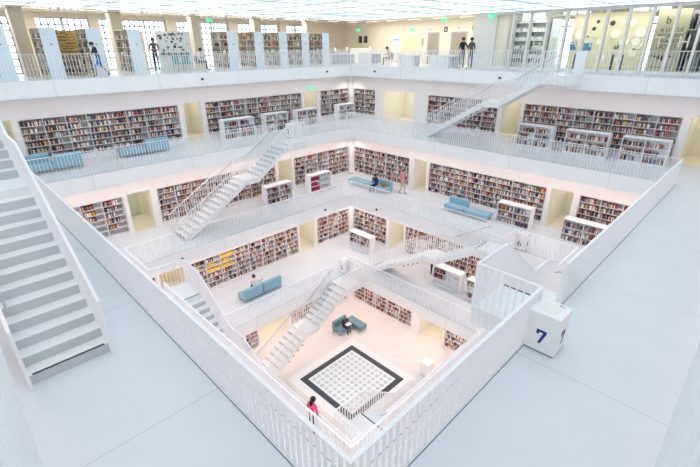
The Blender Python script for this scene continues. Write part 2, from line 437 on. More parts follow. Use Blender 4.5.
for (k, side), segs in SEG.items():
    w = W[k]; top = F[k + 1] - T - F[k]; far = w + .36; mb = MB(); corr = MB(); leafs = []
    mb.box(-far, far - .001, w, far, 2.30, top)                 # upper wall
    cur = -far
    for typ, a, b in segs:
        mb.box(cur, a, w, far, 0, 2.30); cur = b
        if typ == 'b': mb.box(a, b, w + .345, far, 0, 2.30)
    mb.box(cur, far - .001, w, far, 0, 2.30)
    struct(mb, 'wall_' + WL[side], 'wall', 'white %s wall %s, with shelving niches and doorways' % (SIDE[side], ORD[k]), (0, 0, F[k]), ROT[side])
    bi = 0; di = 0
    for typ, a, b in segs:
        if typ == 'b':
            wall_bookcase(k, side, a, b, BCL[(k, side)][bi]); bi += 1
            continue
        dn += 1; di += 1
        wd = b - a; dep = 2.6; c = MB(); x0, x1 = -wd / 2 - .5, wd / 2 + .5; y0 = .36
        x0 = -wd / 2 - .02; x1 = wd / 2 + .5
        c.box(x0 - .08, x0, y0, y0 + dep, .004, 2.62); c.box(x1, x1 + .08, y0, y0 + dep, .004, 2.62); c.box(x0 - .08, x1 + .08, y0 + dep, y0 + dep + .08, .004, 2.62); c.box(x0 - .08, x1 + .08, y0 + .02, y0 + dep, 2.62, 2.7)
        c.box(x0, x1, y0, y0 + dep, .002, .012, 1)
        MAT.setdefault('corrfloor', plain('corridor_screed', (.80, .76, .66), .4))
        struct(c, 'wall_corridor', ['corr', 'corrfloor'], 'cream corridor seen through doorway %d of the %s wall %s' % (di, SIDE[side], ORD[k]), at(side, (a + b) / 2, w, F[k]), ROT[side])
        dr = MB().rbox(-.02 + wd * .08, wd * .08 + min(.95, wd * .6), y0 + dep - .06, y0 + dep - .004, .02, 2.1, .006)
        door = tag(dr.obj('door_%d' % dn, 'leaf' if dn % 3 == 1 else 'leafcream', None, at(side, (a + b) / 2, w, F[k]), ROT[side]), 'door leaf at the back of doorway %d, %s wall %s' % (di, SIDE[side], ORD[k]), 'door', None, 'structure')
        MB().tube([(wd * .08 + .1, y0 + dep - .06, 1.02), (wd * .08 + .1, y0 + dep - .11, 1.02), (wd * .08 + .24, y0 + dep - .11, 1.02)], .012).obj('door_handle', 'steel', door)
        ld = bpy.data.lights.new('corridor_lamp', 'AREA'); ld.shape = 'RECTANGLE'; ld.size = max(.6, wd * .8); ld.size_y = 1.8; ld.energy = 10 * max(.7, wd / 1.3); ld.color = (1, .95, .84)
        x, y = L2W(side, (a + b) / 2 + .2, w + .36 + 1.3); link('corridor_lamp', ld, None, (x, y, F[k] + 2.58), ROT[side])
for k in (4, 5, 6, 7):                                            # the walls below the viewer, under the near galleries
    for side in ('S', 'W'):
        mb = MB(); w = W[k]; mb.box(-w - .36, w + .36 - .001, w, w + .36, 0, F[k + 1] - T - F[k])
        struct(mb, 'wall_' + WL[side], 'wall', 'white %s wall %s' % (SIDE[side], ORD[k]), (0, 0, F[k]), ROT[side])

# rounded base and door signs
def doorsign(side, k, s, z, txt, label, mat='white'):
    o = MB().rbox(-.42, .42, -.02, 0, -.05, .05, .004).obj('door_sign', mat, None, at(side, s, W[k] - .002, F[k] + z), ROT[side])
    tag(o, label, 'sign'); return o


doorsign('E', 7, -8.3, 2.42, '', 'narrow white sign plate over the wide upper right doorway')
doorsign('E', 6, -4.45, 2.42, '', 'narrow white sign plate over the doorway right of the corner sofa')
doorsign('N', 6, -4.9, 2.42, '', 'narrow white sign plate over the open third gallery left doorway')


def exit_sign(side, s, d, z, label):
    o = thing('exit_sign', label, 'sign', at(side, s, d, z), ROT[side], 'green emergency exit signs')
    MB().rbox(-.2, .2, -.03, .03, -.1, .1, .006).obj('housing', 'exit', o)
    g = MB(); g.box(-.12, .02, -.034, -.031, -.05, -.02); g.box(-.09, -.05, -.034, -.031, -.02, .05); g.box(.05, .14, -.034, -.031, -.012, .012); g.add([(.1, -.034, -.05), (.16, -.034, 0), (.1, -.034, .05)], [(0, 1, 2)]); g.obj('pictogram', 'white', o)
    return o


exit_sign('N', 9.2, W[7] - .04, F[7] + 2.52, 'green exit sign above the second doorway of the upper left wall')
# corner columns with round foot
for k, d in ((7, 12.95), (6, 10.75), (5, 8.65)):
    o = thing('corner_column', 'white column in the far corner of the %s gallery between the two shelf walls' % LEVEL[k], 'column', (W[k] - .06, W[k] - .06, F[k]), 0, 'white corner columns')
    MB().lathe([(.16, .02), (.16, F[k + 1] - T - F[k] - .002)], n=20).obj('shaft', 'white', o, smooth=True)
    MB().lathe([(.001, .0), (.2, 0), (.2, .08), (.16, .1), (.001, .1)], n=20).obj('base_ring', 'steel', o)

# ---------------------------------------------------------------- balustrades
SP = .138
GAP = {7: {'N': 1, 'S': 1}, 6: {'E': 1, 'W': 1}, 5: {'N': 1, 'S': 1}, 8: {'E': 1, 'W': 1}}
BAR = MB().box(-.005, .005, -.029, .029, -.06, 1.085).mesh('baluster', 'rail')


def balustrade(k, side, s0, s1, label, single=None):
    """upright flat bars under a flat rail along the floor edge; the bars nearest the viewer are parts of their own"""
    d = V[k]; o = thing('balustrade', label, 'balustrade', at(side, (s0 + s1) / 2, d, F[k]), ROT[side], 'white balustrades along the gallery edges')
    hl = (s1 - s0) / 2
    MB().box(-hl - ((.064 if side in 'NS' else .004) if s0 < -V[k] + .1 else 0), hl + ((.064 if side in 'NS' else .004) if s1 > V[k] - .1 else 0), -.025, .035, 1.085, 1.10).obj('handrail', 'rail', o)
    MB().box(-hl, hl, -.006, .006, .46, .468).obj('spacer_rod', 'rail', o)
    n = int((s1 - s0) / SP); st = (s1 - s0 - .02) / n
    pos = [-hl + .01 + st * i for i in range(n + 1)]
    if single is not None:                      # nearest to the given s
        pos.sort(key=lambda p: abs(p + (s0 + s1) / 2 - single))
        for p in pos[:100]: link('baluster', BAR, o, (p, 0, 0))
        pos = pos[100:]
    if pos:
        mb = MB()
        for p in pos: mb.box(p - .005, p + .005, -.029, .029, -.06, 1.085)
        tag(mb.obj('balusters', 'rail', o), kind='stuff')
    return o


GA, GB = 3.02, 4.38                              # stair landings open the balustrade between these
for k in (5, 6, 7, 8):
    for side in 'NESW':
        v = V[k] - .03 if side in 'NS' else V[k] - .03
        name = '%s balustrade of the %s gallery' % (SIDE[side], LEVEL[k])
        near = side in 'SW' and k in (7, 8)
        e1 = 9.0
        if side in GAP[k]:
            balustrade(k, side, -v, GA, 'white slatted %s, along the long stretch beside the stair' % name, (V[k] if side == 'S' else -V[k]) if near and False else ((v if side == 'S' else -v) if near else None))
            if v > GB + .1: balustrade(k, side, GB, v, 'short white slatted %s, between stair landing and corner' % name, (v if side == 'S' else v) if near else None)
        else:
            balustrade(k, side, -v, v, 'continuous white slatted %s' % name, (v if side == 'S' else -v) if near else None)

# ---------------------------------------------------------------- stairs
R = H / 21
S0, S1_, S2_, S3_, S4_ = -4.10, -.20, .83, 3.0, 4.40      # foot, middle landing, upper flight, top nosing, end of top landing
G1, G2 = (S1_ - S0) / 12, (S3_ - S2_) / 7
YI, YO = -1.36, -.075                                     # inner and outer face of the stair, measured from the floor edge


def nose(s):
    """height of the nosing line"""
    if s < S1_: return R + (s - S0) / G1 * R
    if s < S2_: return 13 * R
    if s < S3_: return 14 * R + (s - S2_) / G2 * R
    return H


def make_stair():
    root = link('staircase', None)
    lo = MB(); hi = MB()
    for i in range(12):
        a, b_ = S0 + G1 * i, S0 + G1 * (i + 1); z = R * (i + 1)
        za, zb = max(0.0, nose(a) - .40), max(.0, nose(b_ - 1e-4) - .40)
        lo.hexa([(a, YI, za), (b_, YI, zb), (b_, YO, zb), (a, YO, za), (a, YI, z), (b_, YI, z), (b_, YO, z), (a, YO, z)])
    for i in range(7):
        a, b_ = S2_ + G2 * i, S2_ + G2 * (i + 1); z = R * (14 + i)
        za, zb = nose(a) - .40 + (-.02 if i == 0 else 0), nose(b_ - 1e-4) - .40
        hi.hexa([(a, YI, za), (b_, YI, zb), (b_, YO, zb), (a, YO, za), (a, YI, z), (b_, YI, z), (b_, YO, z), (a, YO, z)])
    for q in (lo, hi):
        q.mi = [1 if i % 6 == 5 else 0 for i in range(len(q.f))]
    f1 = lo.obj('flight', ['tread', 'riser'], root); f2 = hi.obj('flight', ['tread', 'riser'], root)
    MB().box(S1_, S2_, YI, YO, 13 * R - .30, 13 * R).obj('landing', 'tread', root)
    MB().box(S3_, S4_, YI, -.002, H - .45, H - .001).obj('landing', 'tread', root)
    n1 = MB(); n1.box(S0 - .004, S0 + .05, YI + .06, YO - .06, R, R + .002); n1.obj('nosing_strip', 'nosing', f1)
    n2 = MB(); n2.box(S3_ - .004, S3_ + .05, YI + .06, YO - .06, H - .001, H + .002); n2.obj('nosing_strip', 'nosing', f2)
    for i in range(4):                                       # red markers warning of the low soffit
        MB().sphere((S1_ - .25 - .33 * i, YI - .002, nose(S1_ - .25 - .33 * i) - .40 - .055), .045, .045, .045, 10).obj('warning_marker', 'red', root)
    for nm, y, end in (('inner', YI - .02, S4_), ('outer', YO + .02, S3_)):
        line = [(S0 - .12, R + 1.0), (S1_, 13 * R + 1.0), (S2_, 13 * R + 1.02), (S3_, H + 1.10)]
        if nm == 'inner': line.append((S4_, H + 1.10))
        hr = MB()

        def ztop(s):
            for (a, za), (b_, zb) in zip(line, line[1:]):
                if s <= b_ + 1e-6: return za + (zb - za) * (s - a) / (b_ - a)
            return line[-1][1]
        for (a, za), (b_, zb) in zip(line, line[1:]): hr.bar((a, y, za), (b_, y, zb), .055, .016)
        inf = MB(); n = int((end - line[0][0]) / SP)
        for i in range(n + 1):
            s = line[0][0] + .01 + (end - line[0][0] - .02) * i / n
            zb = max(.005, (nose(s) if s > S0 else 0) - (.30 if s < S3_ else .42))
            if s < S0 + .3: zb = .005
            inf.box(s - .005, s + .005, y - .028, y + .028, zb, ztop(s) - .006)
        if nm == 'inner':                                    # the closing end of the top landing
            hr.bar((S4_, y, H + 1.1), (S4_, -.02, H + 1.1), .055, .016)
            for i in range(10):
                yy = y + .02 + (-.03 - y) * i / 9
                inf.box(S4_ - .03, S4_ + .03, yy - .006, yy + .006, H - .42, H + 1.095)
        bl = tag(inf.obj('balusters', 'rail', root), kind='stuff')
        hr.obj('handrail', 'rail', bl)
        yy = y + (.09 if nm == 'inner' else -.09)
        MB().tube([(S0 + .45, yy, nose(S0 + .45) + .80), (S0 + .75, yy, nose(S0 + .75) + .82), (S1_, yy, 13 * R + .82)], .017).obj('grab_rail', 'steel', bl)
        MB().tube([(S2_ + .2, yy, nose(S2_ + .2) + .82), (S3_ - .1, yy, nose(S3_ - .1) + .84), (S3_ + .2, yy, H + .88)], .017).obj('grab_rail', 'steel', bl)
    return root


stair = make_stair()
STL = {(7, 'W'): 'nearest white staircase with pale steps at the left edge of the photo', (7, 'E'): 'white staircase rising to the top gallery in front of the upper right shelving',
       (6, 'N'): 'long white staircase rising to the gallery with the upper seven box', (6, 'S'): 'white staircase entered beside the near seven box, only its slatted top visible',
       (5, 'E'): 'white staircase on the right rising to the six box', (5, 'W'): 'white staircase descending behind the near left balustrade',
       (4, 'N'): 'white staircase rising from the atrium floor to the five boxes', (4, 'S'): 'white staircase beside the glass block field, near front corner'}
first = True
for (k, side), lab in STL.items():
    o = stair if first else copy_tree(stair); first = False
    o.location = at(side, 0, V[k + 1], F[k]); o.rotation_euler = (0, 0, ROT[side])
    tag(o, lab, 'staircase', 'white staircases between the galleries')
    if (k, side) in ((6, 'S'), (5, 'W'), (6, 'N'), (4, 'N'), (7, 'W')):      # these have no grab rail on the side of the void
        for ch in list(o.children):
            for g in list(ch.children):
                if g.name.startswith('grab_rail') and g.data.vertices[0].co.y < -.6: bpy.data.objects.remove(g)

# ---------------------------------------------------------------- number boxes
def seven_mesh(h, mat):
    """slab-like figure seven, drawn from strokes; x right, z up, in the plane y = 0"""
    w = h * .62; t = h * .17; mb = MB(); e = .004
    def poly(p): q = [(x, -e, z) for x, z in p] + [(x, 0, z) for x, z in p]; k = len(p); mb.add(q, [tuple(range(k)), tuple(range(2 * k - 1, k - 1, -1))] + [(i, i + k, (i + 1) % k + k, (i + 1) % k) for i in range(k)])
    poly([(-w / 2, h / 2 - t), (w / 2, h / 2 - t), (w / 2, h / 2), (-w / 2, h / 2)])
    poly([(-w / 2, h / 2 - t * 1.9), (-w / 2 + t, h / 2 - t * 1.9), (-w / 2 + t, h / 2 - t), (-w / 2, h / 2 - t)])
    poly([(w / 2 - t * 1.15, h / 2 - t), (w / 2, h / 2 - t), (w * .02, -h / 2), (-w * .22, -h / 2)])
    return mb.mesh('figure', mat)


def number_box(k, side, num, label, s=None, hgt=.86):
    s = 4.63 if s is None else s
    o = thing('number_box', label, 'box', at(side, s, V[k] + .33, F[k]), ROT[side], 'white level number boxes at the stair heads')
    MB().rbox(-.29, .29, -.29, .29, .03, hgt, .006).obj('body', 'white', o)
    MB().box(-.27, .27, -.27, .27, 0, .03).obj('plinth', 'joint', o)
    MB().box(-.18, .18, -.16, .16, hgt, hgt + .002).obj('top_sheet', 'paper', o)
    for face in range(4):
        a = face * PI / 2
        me = seven_mesh(.30, 'blue') if num == '7' else text_mesh(num, .44, 'blue')
        f = link('figure', me, o, (.291 * math.sin(a), -.291 * math.cos(a), hgt * .42))
        f.rotation_euler = (0, 0, a) if num == '7' else (PI / 2, 0, a)
    f = link('figure', text_mesh(num, .14, 'blue', .001), o, (-.2, .14, hgt + .002)); f.rotation_euler = (0, 0, PI)
    return o


number_box(7, 'S', '7', 'large white box with a blue seven on the near right floor')
number_box(7, 'N', '7', 'small far white box with sevens at the head of the long staircase', 4.63)
number_box(6, 'E', '6', 'white box with a blue six behind the peaked balustrade')
number_box(5, 'N', '5', 'white box with blue fives at the head of the lowest staircase')
o = thing('number_box', 'plain white box on the atrium floor right of the glass block field', 'box', (4.45, -1.75, 0), 0, 'white level number boxes at the stair heads')
MB().rbox(-.29, .29, -.29, .29, .03, .9, .006).obj('body', 'white', o); MB().box(-.27, .27, -.27, .27, 0, .03).obj('plinth', 'joint', o)

# fascia sensors
SEN = MB().lathe([(.001, -.05), (.055, -.05), (.07, -.03), (.07, .03), (.055, .05), (.001, .05)], n=12).mesh('dome', 'black')
for k, sd, s, lab in ((8, 'N', .02, 'on the top left fascia'), (8, 'N', 9.7, 'on the top fascia left of the far corner'), (8, 'E', -9.62, 'on the top fascia right of the far corner'),
                      (8, 'E', .03, 'on the top right fascia beside the stair'), (6, 'N', -4.83, 'on the third gallery fascia above the yellow opening'), (6, 'N', 4.87, 'on the third gallery fascia left of the far corner'), (6, 'E', -4.87, 'on the third gallery fascia right of the far corner')):
    o = thing('wall_sensor', 'small black sensor ' + lab, 'sensor', at(sd, s, V[k] - .001, F[k] - .35), ROT[sd], 'small black sensors on the fascias')
    q = link('dome', SEN, o, (0, -.05, 0)); MB().box(-.05, .05, -.012, .001, -.05, .05).obj('mount', 'black', o)

# ---------------------------------------------------------------- glass block field on the atrium floor
cx, cy = .80, .76
o = thing('glass_block_platform', 'low square white platform with glass blocks and dark border on the atrium floor', 'platform', (cx, cy, 0))
mb = MB(); mb.rbox(-2.58, 2.58, -2.58, 2.58, 0, .36, .01); mb.obj('bench_rim', 'white', o)
mb = MB()
for a, b_, c, d in ((-2.08, 2.08, -2.08, -1.75), (-2.08, 2.08, 1.75, 2.08), (-2.08, -1.75, -1.75, 1.75), (1.75, 2.08, -1.75, 1.75)): mb.box(a, b_, c, d, .36, .366)
mb.obj('grating', 'slate', o)
gb = MB(); q = .333
for i in range(10):
    for j in range(10): gb.box(-1.67 + q * i + .055, -1.67 + q * (i + 1) - .055, -1.67 + q * j + .055, -1.67 + q * (j + 1) - .055, .36, .364)
gb.obj('glass_blocks', 'glassblock', o)

o = thing('floor_hatch', 'thin square hatch frame in the atrium floor between platform and right wall', 'hatch', (4.75, .75, 0))
hb = MB()
for a, b_, c, d in ((-.4, .4, -.4, -.385), (-.4, .4, .385, .4), (-.4, -.385, -.385, .385), (.385, .4, -.385, .385)): hb.box(a, b_, c, d, .0, .004)
hb.obj('frame', 'backpanel', o)

# ---------------------------------------------------------------- low bookcases
def low_bookcase(k, side, s0, s1, d, label, short, rows=3, hgt=1.26, theme=None, fills=None, facing=-1):
    """double-sided free-standing bookcase, two bays; the shown face looks to smaller d"""
    o = thing('low_bookcase', label, 'bookcase', at(side, (s0 + s1) / 2, d, F[k]), ROT[side], 'white low bookcases on the galleries')
    hw = (s1 - s0) / 2; dep = .58
    MB().rbox(-hw, hw, 0, dep, hgt - .05, hgt, .004).obj('top_panel', 'lowcase', o)
    MB().box(-hw + .03, hw - .03, .04, dep - .04, 0, .08).obj('plinth', 'lowcase', o)
    for sx in (-1, 1): MB().box(sx * hw, sx * (hw - .035), 0, dep, .0, hgt - .05).obj('end_panel', 'lowcase', o)
    MB().box(-hw + .035, hw - .035, dep / 2 - .012, dep / 2 + .012, .08, hgt - .05).obj('back_panel', 'lowcase', o)
    MB().box(-.018, .018, .01, dep / 2 - .012, .08, hgt - .05).obj('divider', 'lowcase', o)
    tp = (hgt - .05 - .10) / rows
    for i in range(rows): MB().box(-hw + .035, hw - .035, .01, dep / 2 - .012, .08 + tp * i, .10 + tp * i).obj('shelf', 'lowcase', o)
    c = (s0 + s1) / 2
    for bay, (a, b_) in enumerate(((s0 + .04, c - .02), (c + .02, s1 - .04))):
        for i in range(rows):
            fl = random.choice((1, .95, .9, .75, .65)) if fills is None else fills[bay][i]
            only = theme[bay] if theme else None
            if fl: fill_shelf(side, a, b_, d + .04, F[k] + .102 + tp * i, tp - .04, fl, (short, ('lower', 'middle', 'top')[i] if rows == 3 else 'top', 'left' if bay == 0 else 'right'), (.026, .058), only)
    return o


low_bookcase(7, 'N', .95, 3.15, 12.0, 'leftmost of the four low white bookcases along the upper left gallery', 'left upper case')
low_bookcase(7, 'N', 4.15, 6.0, 12.2, 'low white bookcase above the head of the long staircase, second from left', 'second upper case')
low_bookcase(7, 'N', 6.85, 8.75, 12.2, 'low white bookcase in front of the doorway with the green exit sign', 'third upper case')
low_bookcase(7, 'N', 10.85, 12.55, 12.1, 'low white bookcase closest to the upper far corner', 'corner upper case')
low_bookcase(7, 'E', 1.45, 3.42, 12.35, 'leftmost of three low white bookcases on the upper right gallery', 'left upper bookcase')
low_bookcase(7, 'E', 4.12, 6.22, 12.35, 'middle one of three low white bookcases on the upper right gallery', 'middle upper bookcase')
low_bookcase(7, 'E', 6.80, 8.80, 12.4, 'rightmost of three low white bookcases on the upper right gallery', 'right upper bookcase')
low_bookcase(6, 'N', 2.05, 4.1, 9.62, 'low white bookcase beside the long staircase on the third gallery', 'stairside bookcase')
low_bookcase(6, 'N', 5.65, 7.55, 9.58, 'low white bookcase with red books in its left half', 'red bookcase', theme=[((.45, .02, .08), 'red'), ((.55, .62, .58), 'pale green')])
low_bookcase(6, 'E', 2.0, 3.95, 9.95, 'low white bookcase right of the blue sofa with one bright green book', 'sofa bookcase')
low_bookcase(6, 'E', 5.65, 7.65, 9.95, 'low white bookcase beside the near right balustrade on the third gallery', 'railside bookcase')
low_bookcase(5, 'E', -7.62, -5.6, 7.45, 'low white bookcase in the far corner of the fourth gallery', 'corner low case', fills=[[.0, .95, .9], [0, .95, .95]])
low_bookcase(5, 'E', -.28, 1.6, 7.4, 'half empty low white bookcase below the lower right staircase', 'half empty case', fills=[[0, .8, .75], [0, 0, 0]])
low_bookcase(5, 'E', 2.05, 3.95, 7.35, 'low white bookcase behind the peaked balustrade on the fourth gallery', 'hidden case', fills=[[.7, .0, .4], [.6, .8, .6]])

# ---------------------------------------------------------------- top gallery: bookcase rows, pillars, windows
RX = [-9.0, -7.05, -5.10, -3.15, 2.68, 4.65, 6.60, 8.55, 10.5]
RLAB = ['pale bookcase row cut by the left edge of the photo', 'bookcase row left of the gold patterned panel', 'bookcase row behind the striding boy', 'bookcase row left of the standing man',
        'first of five close bookcase rows, right of the reading man', 'second of the five close bookcase rows', 'third of the five close bookcase rows', 'fourth of the five close bookcase rows', 'last bookcase row, beside the desk']
for x0, lab in zip(RX, RLAB):
    o = thing('tall_bookcase', lab + ', on the top gallery', 'bookcase', (x0, 13.42, F[8]), 0, 'tall bookcase rows on the top gallery')
    w_ = .66; L = 2.0; hg = 2.22
    MB().rbox(0, w_, 0, .03, 0, hg, .004).obj('end_panel', 'rowend', o)
    MB().box(0, w_, L, L + .03, 0, hg).obj('end_panel', 'cabinet', o)
    MB().box(w_ / 2 - .01, w_ / 2 + .01, .03, L, .05, hg).obj('back_panel', 'cabinet', o)
    MB().box(0, w_, .03, L, hg - .04, hg).obj('top_panel', 'cabinet', o); MB().box(.02, w_ - .02, .03, L, 0, .10).obj('plinth', 'cabinet', o)
    MB().box(0, w_ / 2 - .01, L / 2, L / 2 + .03, .1, hg - .04).obj('divider', 'cabinet', o)
    for i in range(5): MB().box(0, w_ / 2 - .01, .03, L, .10 + .41 * i, .125 + .41 * i).obj('shelf', 'cabinet', o)
    MB().lathe([(.001, 0), (.03, 0), (.03, .02), (.001, .02)], n=10).obj('lock', 'black', o, (w_ * .55, -.001, 1.5)).rotation_euler = (PI / 2, 0, 0)
    for b_ in range(2):
        for i in range(5):
            # books face -x: use the W frame, s = +y, d = -x
            fill_shelf('W', 13.42 + (.05, 1.04)[b_], 13.42 + (.98, 1.98)[b_], -x0 - .21, F[8] + .127 + .41 * i, .36, random.choice((1, .95, .85, .7)), None, (.03, .07))
# gold patterned panel and the shelf under it
o = thing('display_shelf', 'gold patterned panel above a cream periodical rack beside the striding boy', 'shelf', (-6.0, 15.75, F[8]))
MB().box(0, 1.05, 0, .04, 1.05, 2.18).obj('patterned_panel', 'gold', o); MB().box(0, 1.05, .04, .4, 0, 2.18).obj('carcass', 'cabinet', o)
for i in range(3):
    MB().box(0, 1.05, -.25, .04, .1 + .32 * i, .13 + .32 * i).obj('shelf', 'cabinet', o)
    fill_shelf('N', -5.98, -4.97, 15.53, F[8] + .132 + .32 * i, .28, 1, None, (.03, .06))
# cream cabinet and display wall with pictures
o = thing('tall_cabinet', 'cream tall cabinet behind the standing man on the top gallery', 'cabinet', (-2.1, 16.3, F[8]))
MB().rbox(0, .85, 0, .5, .0, 2.2, .006).obj('body', 'cabinet', o)
for i in range(3): MB().box(.02, .83, -.015, -.001, .05 + .72 * i, .74 + .72 * i).obj('door', 'leafcream', o)
o = thing('display_wall', 'cream partition wall pinned with small pictures behind the reading man', 'partition', (-.82, 15.5, F[8]))
MB().rbox(0, 2.05, 0, .12, 0, 2.22, .004).obj('board', 'paper', o)
pm = {nm: plain('picture_' + nm, c, .6) for nm, c in (('dark', (.05, .05, .06)), ('grey', (.3, .3, .3)), ('tan', (.5, .4, .28)), ('pale', (.6, .6, .56)))}
for i in range(58):
    px_, pz = random.uniform(.08, 1.9), random.choice((1.0, 1.17, 1.34, 1.5, 1.66, 1.82, 1.98, 2.08)) + random.uniform(-.03, .03)
    a, b_ = random.uniform(.03, .08), random.uniform(.03, .07)
    MB().box(px_ - a, px_ + a, -.006, -.0005, pz - b_, pz + b_).obj('pinned_picture', pm[random.choice(('dark', 'dark', 'grey', 'tan', 'pale'))], o)
MB().box(.1, 1.95, -.14, -.001, .86, .89).obj('ledge', 'cabinet', o)
for i in range(14): MB().box(.14 + .128 * i, .22 + .128 * i, -.12, -.03, .89, 1.02).obj('leaflet', pm[('dark', 'grey', 'pale')[i % 3]], o)
# pillars
for i, (x0, y0) in enumerate(((-7.62, 15.85), (-2.98, 16.1), (1.82, 16.1), (6.5, 16.1), (11.3, 16.1))):
    o = thing('pillar', 'beige concrete pillar, ' + ('farthest left on the top gallery', 'behind the row left of the standing man', 'right of the picture partition', 'behind the close bookcase rows', 'behind the last bookcase rows')[i], 'pillar', (x0, y0, F[8]), 0, 'beige pillars on the top gallery')
    MB().rbox(0, .58, 0, .58, 0, CEIL - F[8] - .002, .015).obj('shaft', 'pillar', o)
# window wall
yw = 18.6
mb = MB()
mb.box(-23, 14.0, yw, yw + .3, F[8], F[8] + .02); mb.box(-23, 14.0, yw, yw + .3, F[8] + 2.92, CEIL + .4)
PIERS = [(-12.2, -11.4), (-6.95, -6.1), (-3.4, -2.86), (1.2, 1.95), (5.85, 6.55), (10.45, 11.1), (13.1, 18.4)]
for a, b_ in PIERS: mb.box(a, b_, yw - .12, yw + .3, F[8], CEIL)
struct(mb, 'wall_windows', 'pillar', 'beige piers and lintel of the window wall behind the top gallery bookcases')
ed = [-23] + [e for p in PIERS[:-1] for e in p] + [13.1]
for i in range(0, len(ed), 2):
    a, b_ = ed[i], ed[i + 1]; z0, z1 = F[8] + .02, F[8] + 2.92
    fr = MB(); fr.box(a, b_, yw + .05, yw + .13, z1 - .07, z1); fr.box(a, b_, yw + .05, yw + .13, z0, z0 + .06)
    n = max(2, round((b_ - a) / 1.3))
    for j in range(n + 1):
        x = a + (b_ - a) * j / n; fr.box(x - .045, x + .045, yw + .05, yw + .13, z0, z1)
    g = MB()
    nn = round((b_ - a) / .32)
    for j in range(1, nn): x = a + (b_ - a) * j / nn; g.box(x - .038, x + .038, yw + .32, yw + .36, z0, z1)
    for j in range(1, 8): z = z0 + (z1 - z0) * j / 8; g.box(a, b_, yw + .32, yw + .36, z - .038, z + .038)
    wn = tag(fr.obj('window_%d' % (i // 2 + 1), 'muntin'), 'bright gridded window, bay %d from the left of the window wall' % (i // 2 + 1), 'window', None, 'structure')
    MB().box(a, b_, yw + .085, yw + .09, z0, z1).obj('pane', 'glass', wn)
    g.obj('facade_grid', 'lavender', wn)

# unseen window walls on the viewer's two sides, added to dim the near balustrade
for side in 'SW':
    mb = MB(); mb.box(-18.6, 18.6, yw, yw + .3, 0, 1.0); mb.box(-18.6, 18.6, yw, yw + .3, 2.75, CEIL - F[8] + .2)
    for j in range(9): mb.box(-18.6 + 4.55 * j, -17.7 + 4.55 * j, yw - .1, yw + .3, 0, CEIL - F[8])
    struct(mb, 'wall_windows', 'pillar', 'unseen window wall added behind the viewer, %s side of the top gallery' % SIDE[side], (0, 0, F[8]), ROT[side])
    gp = MB()
    for j in range(8): gp.box(-17.7 + 4.55 * j, -14.05 + 4.55 * j, yw + .1, yw + .105, 1.0, 2.75)
    tag(gp.obj('window_%d' % (30 + (side == 'W')), 'glass', None, (0, 0, F[8]), ROT[side]), 'unseen window panes added behind the viewer, %s side' % SIDE[side], 'window', None, 'structure')
# far right corner of the top gallery: cream walls with lifts
WX = 18.0
mb = MB(); mb.box(WX, WX + .3, 2.0, 19, F[8], CEIL); mb.box(13.9, WX, yw - .001, yw + .3, F[8], CEIL)
struct(mb, 'wall_lifts', 'cream', 'cream wall with lift doors at the back of the top gallery')
mb = MB(); mb.box(14.55, WX, 1.85, 3.45, F[8], CEIL)
struct(mb, 'wall_pier', 'fin', 'pale pier between the lifts and the glazed room')
MB_pan = MB(); MB_pan.box(15.6, WX - .001, 15.55, 15.63, F[8], F[8] + 1.15)
tag(MB_pan.obj('low_partition', 'white'), 'low pale partition behind the seated woman', 'partition')


def on_lift_wall(y, z): return (WX - .001, y, F[8] + z)


def lift(y0, y1, label):
    o = thing('lift_door', label, 'lift', on_lift_wall((y0 + y1) / 2, 0), 0, 'metal lift doors'); hw = (y1 - y0) / 2
    f = MB(); f.box(-.03, 0, -hw - .1, -hw, 0, 2.28); f.box(-.03, 0, hw, hw + .1, 0, 2.28); f.box(-.03, 0, -hw, hw, 2.18, 2.28); f.obj('frame', 'steel', o)
    for sx in (-1, 1): MB().box(-.018, 0, min(0, sx * hw) + .006, max(0, sx * hw) - .006, 0, 2.18).obj('door_panel', 'liftmetal', o)
    return o


lift(8.35, 9.28, 'narrow metal lift door left of the two men'); lift(5.95, 7.15, 'wide metal lift door directly behind the two men'); lift(3.5, 4.35, 'metal lift door half hidden at the pale pier')
o = thing('wall_door', 'flat cream door between the lit screen and the narrow lift', 'door', on_lift_wall(11.1, 0)); MB().box(-.02, 0, -.75, .75, .0, 2.08).obj('leaf', 'leafcream', o); MB().tube([(-.02, .6, 1.02), (-.07, .6, 1.02), (-.07, .45, 1.02)], .012).obj('door_handle', 'steel', o)
o = thing('info_screen', 'tall lit information screen on the cream wall', 'screen', on_lift_wall(12.5, 1.5)); MB().rbox(-.06, 0, -.38, .38, -.68, .68, .01).obj('housing', 'white', o); MB().box(-.064, -.06, -.34, .34, -.62, .62).obj('display', 'screen', o); MB().box(-.066, -.064, -.34, .34, .22, .34).obj('blue_band', plain('blue_band', (.08, .25, .5)), o)
for y, z, lab in ((7.75, 2.45, 'dark square sign between the two lifts'), (5.35, 2.52, 'dark square sign near the pale pier')):
    o = thing('wall_sign', lab, 'sign', on_lift_wall(y, z), 0, 'signs on the cream wall'); MB().rbox(-.03, 0, -.15, .15, -.17, .17, .006).obj('plate', pm['dark'], o); MB().box(-.033, -.03, -.09, .09, -.08, .06).obj('symbol', pm['pale'], o)
for y, z, lab in ((9.15, 2.5, 'small pale blue sign above the narrow lift'), (6.63, 2.52, 'small pale blue sign above the wide lift')):
    o = thing('wall_sign', lab, 'sign', on_lift_wall(y, z), 0, 'signs on the cream wall'); MB().rbox(-.03, 0, -.17, .17, -.08, .08, .006).obj('plate', 'white', o); MB().box(-.033, -.03, -.1, .1, -.035, .035).obj('symbol', plain('sign_blue', (.12, .18, .5)), o)
o = thing('wall_notice', 'cream notice with text lines left of the narrow lift', 'sign', on_lift_wall(9.85, 1.6)); MB().box(-.01, 0, -.13, .13, -.32, .32).obj('plate', plain('notice', (.5, .48, .3)), o)
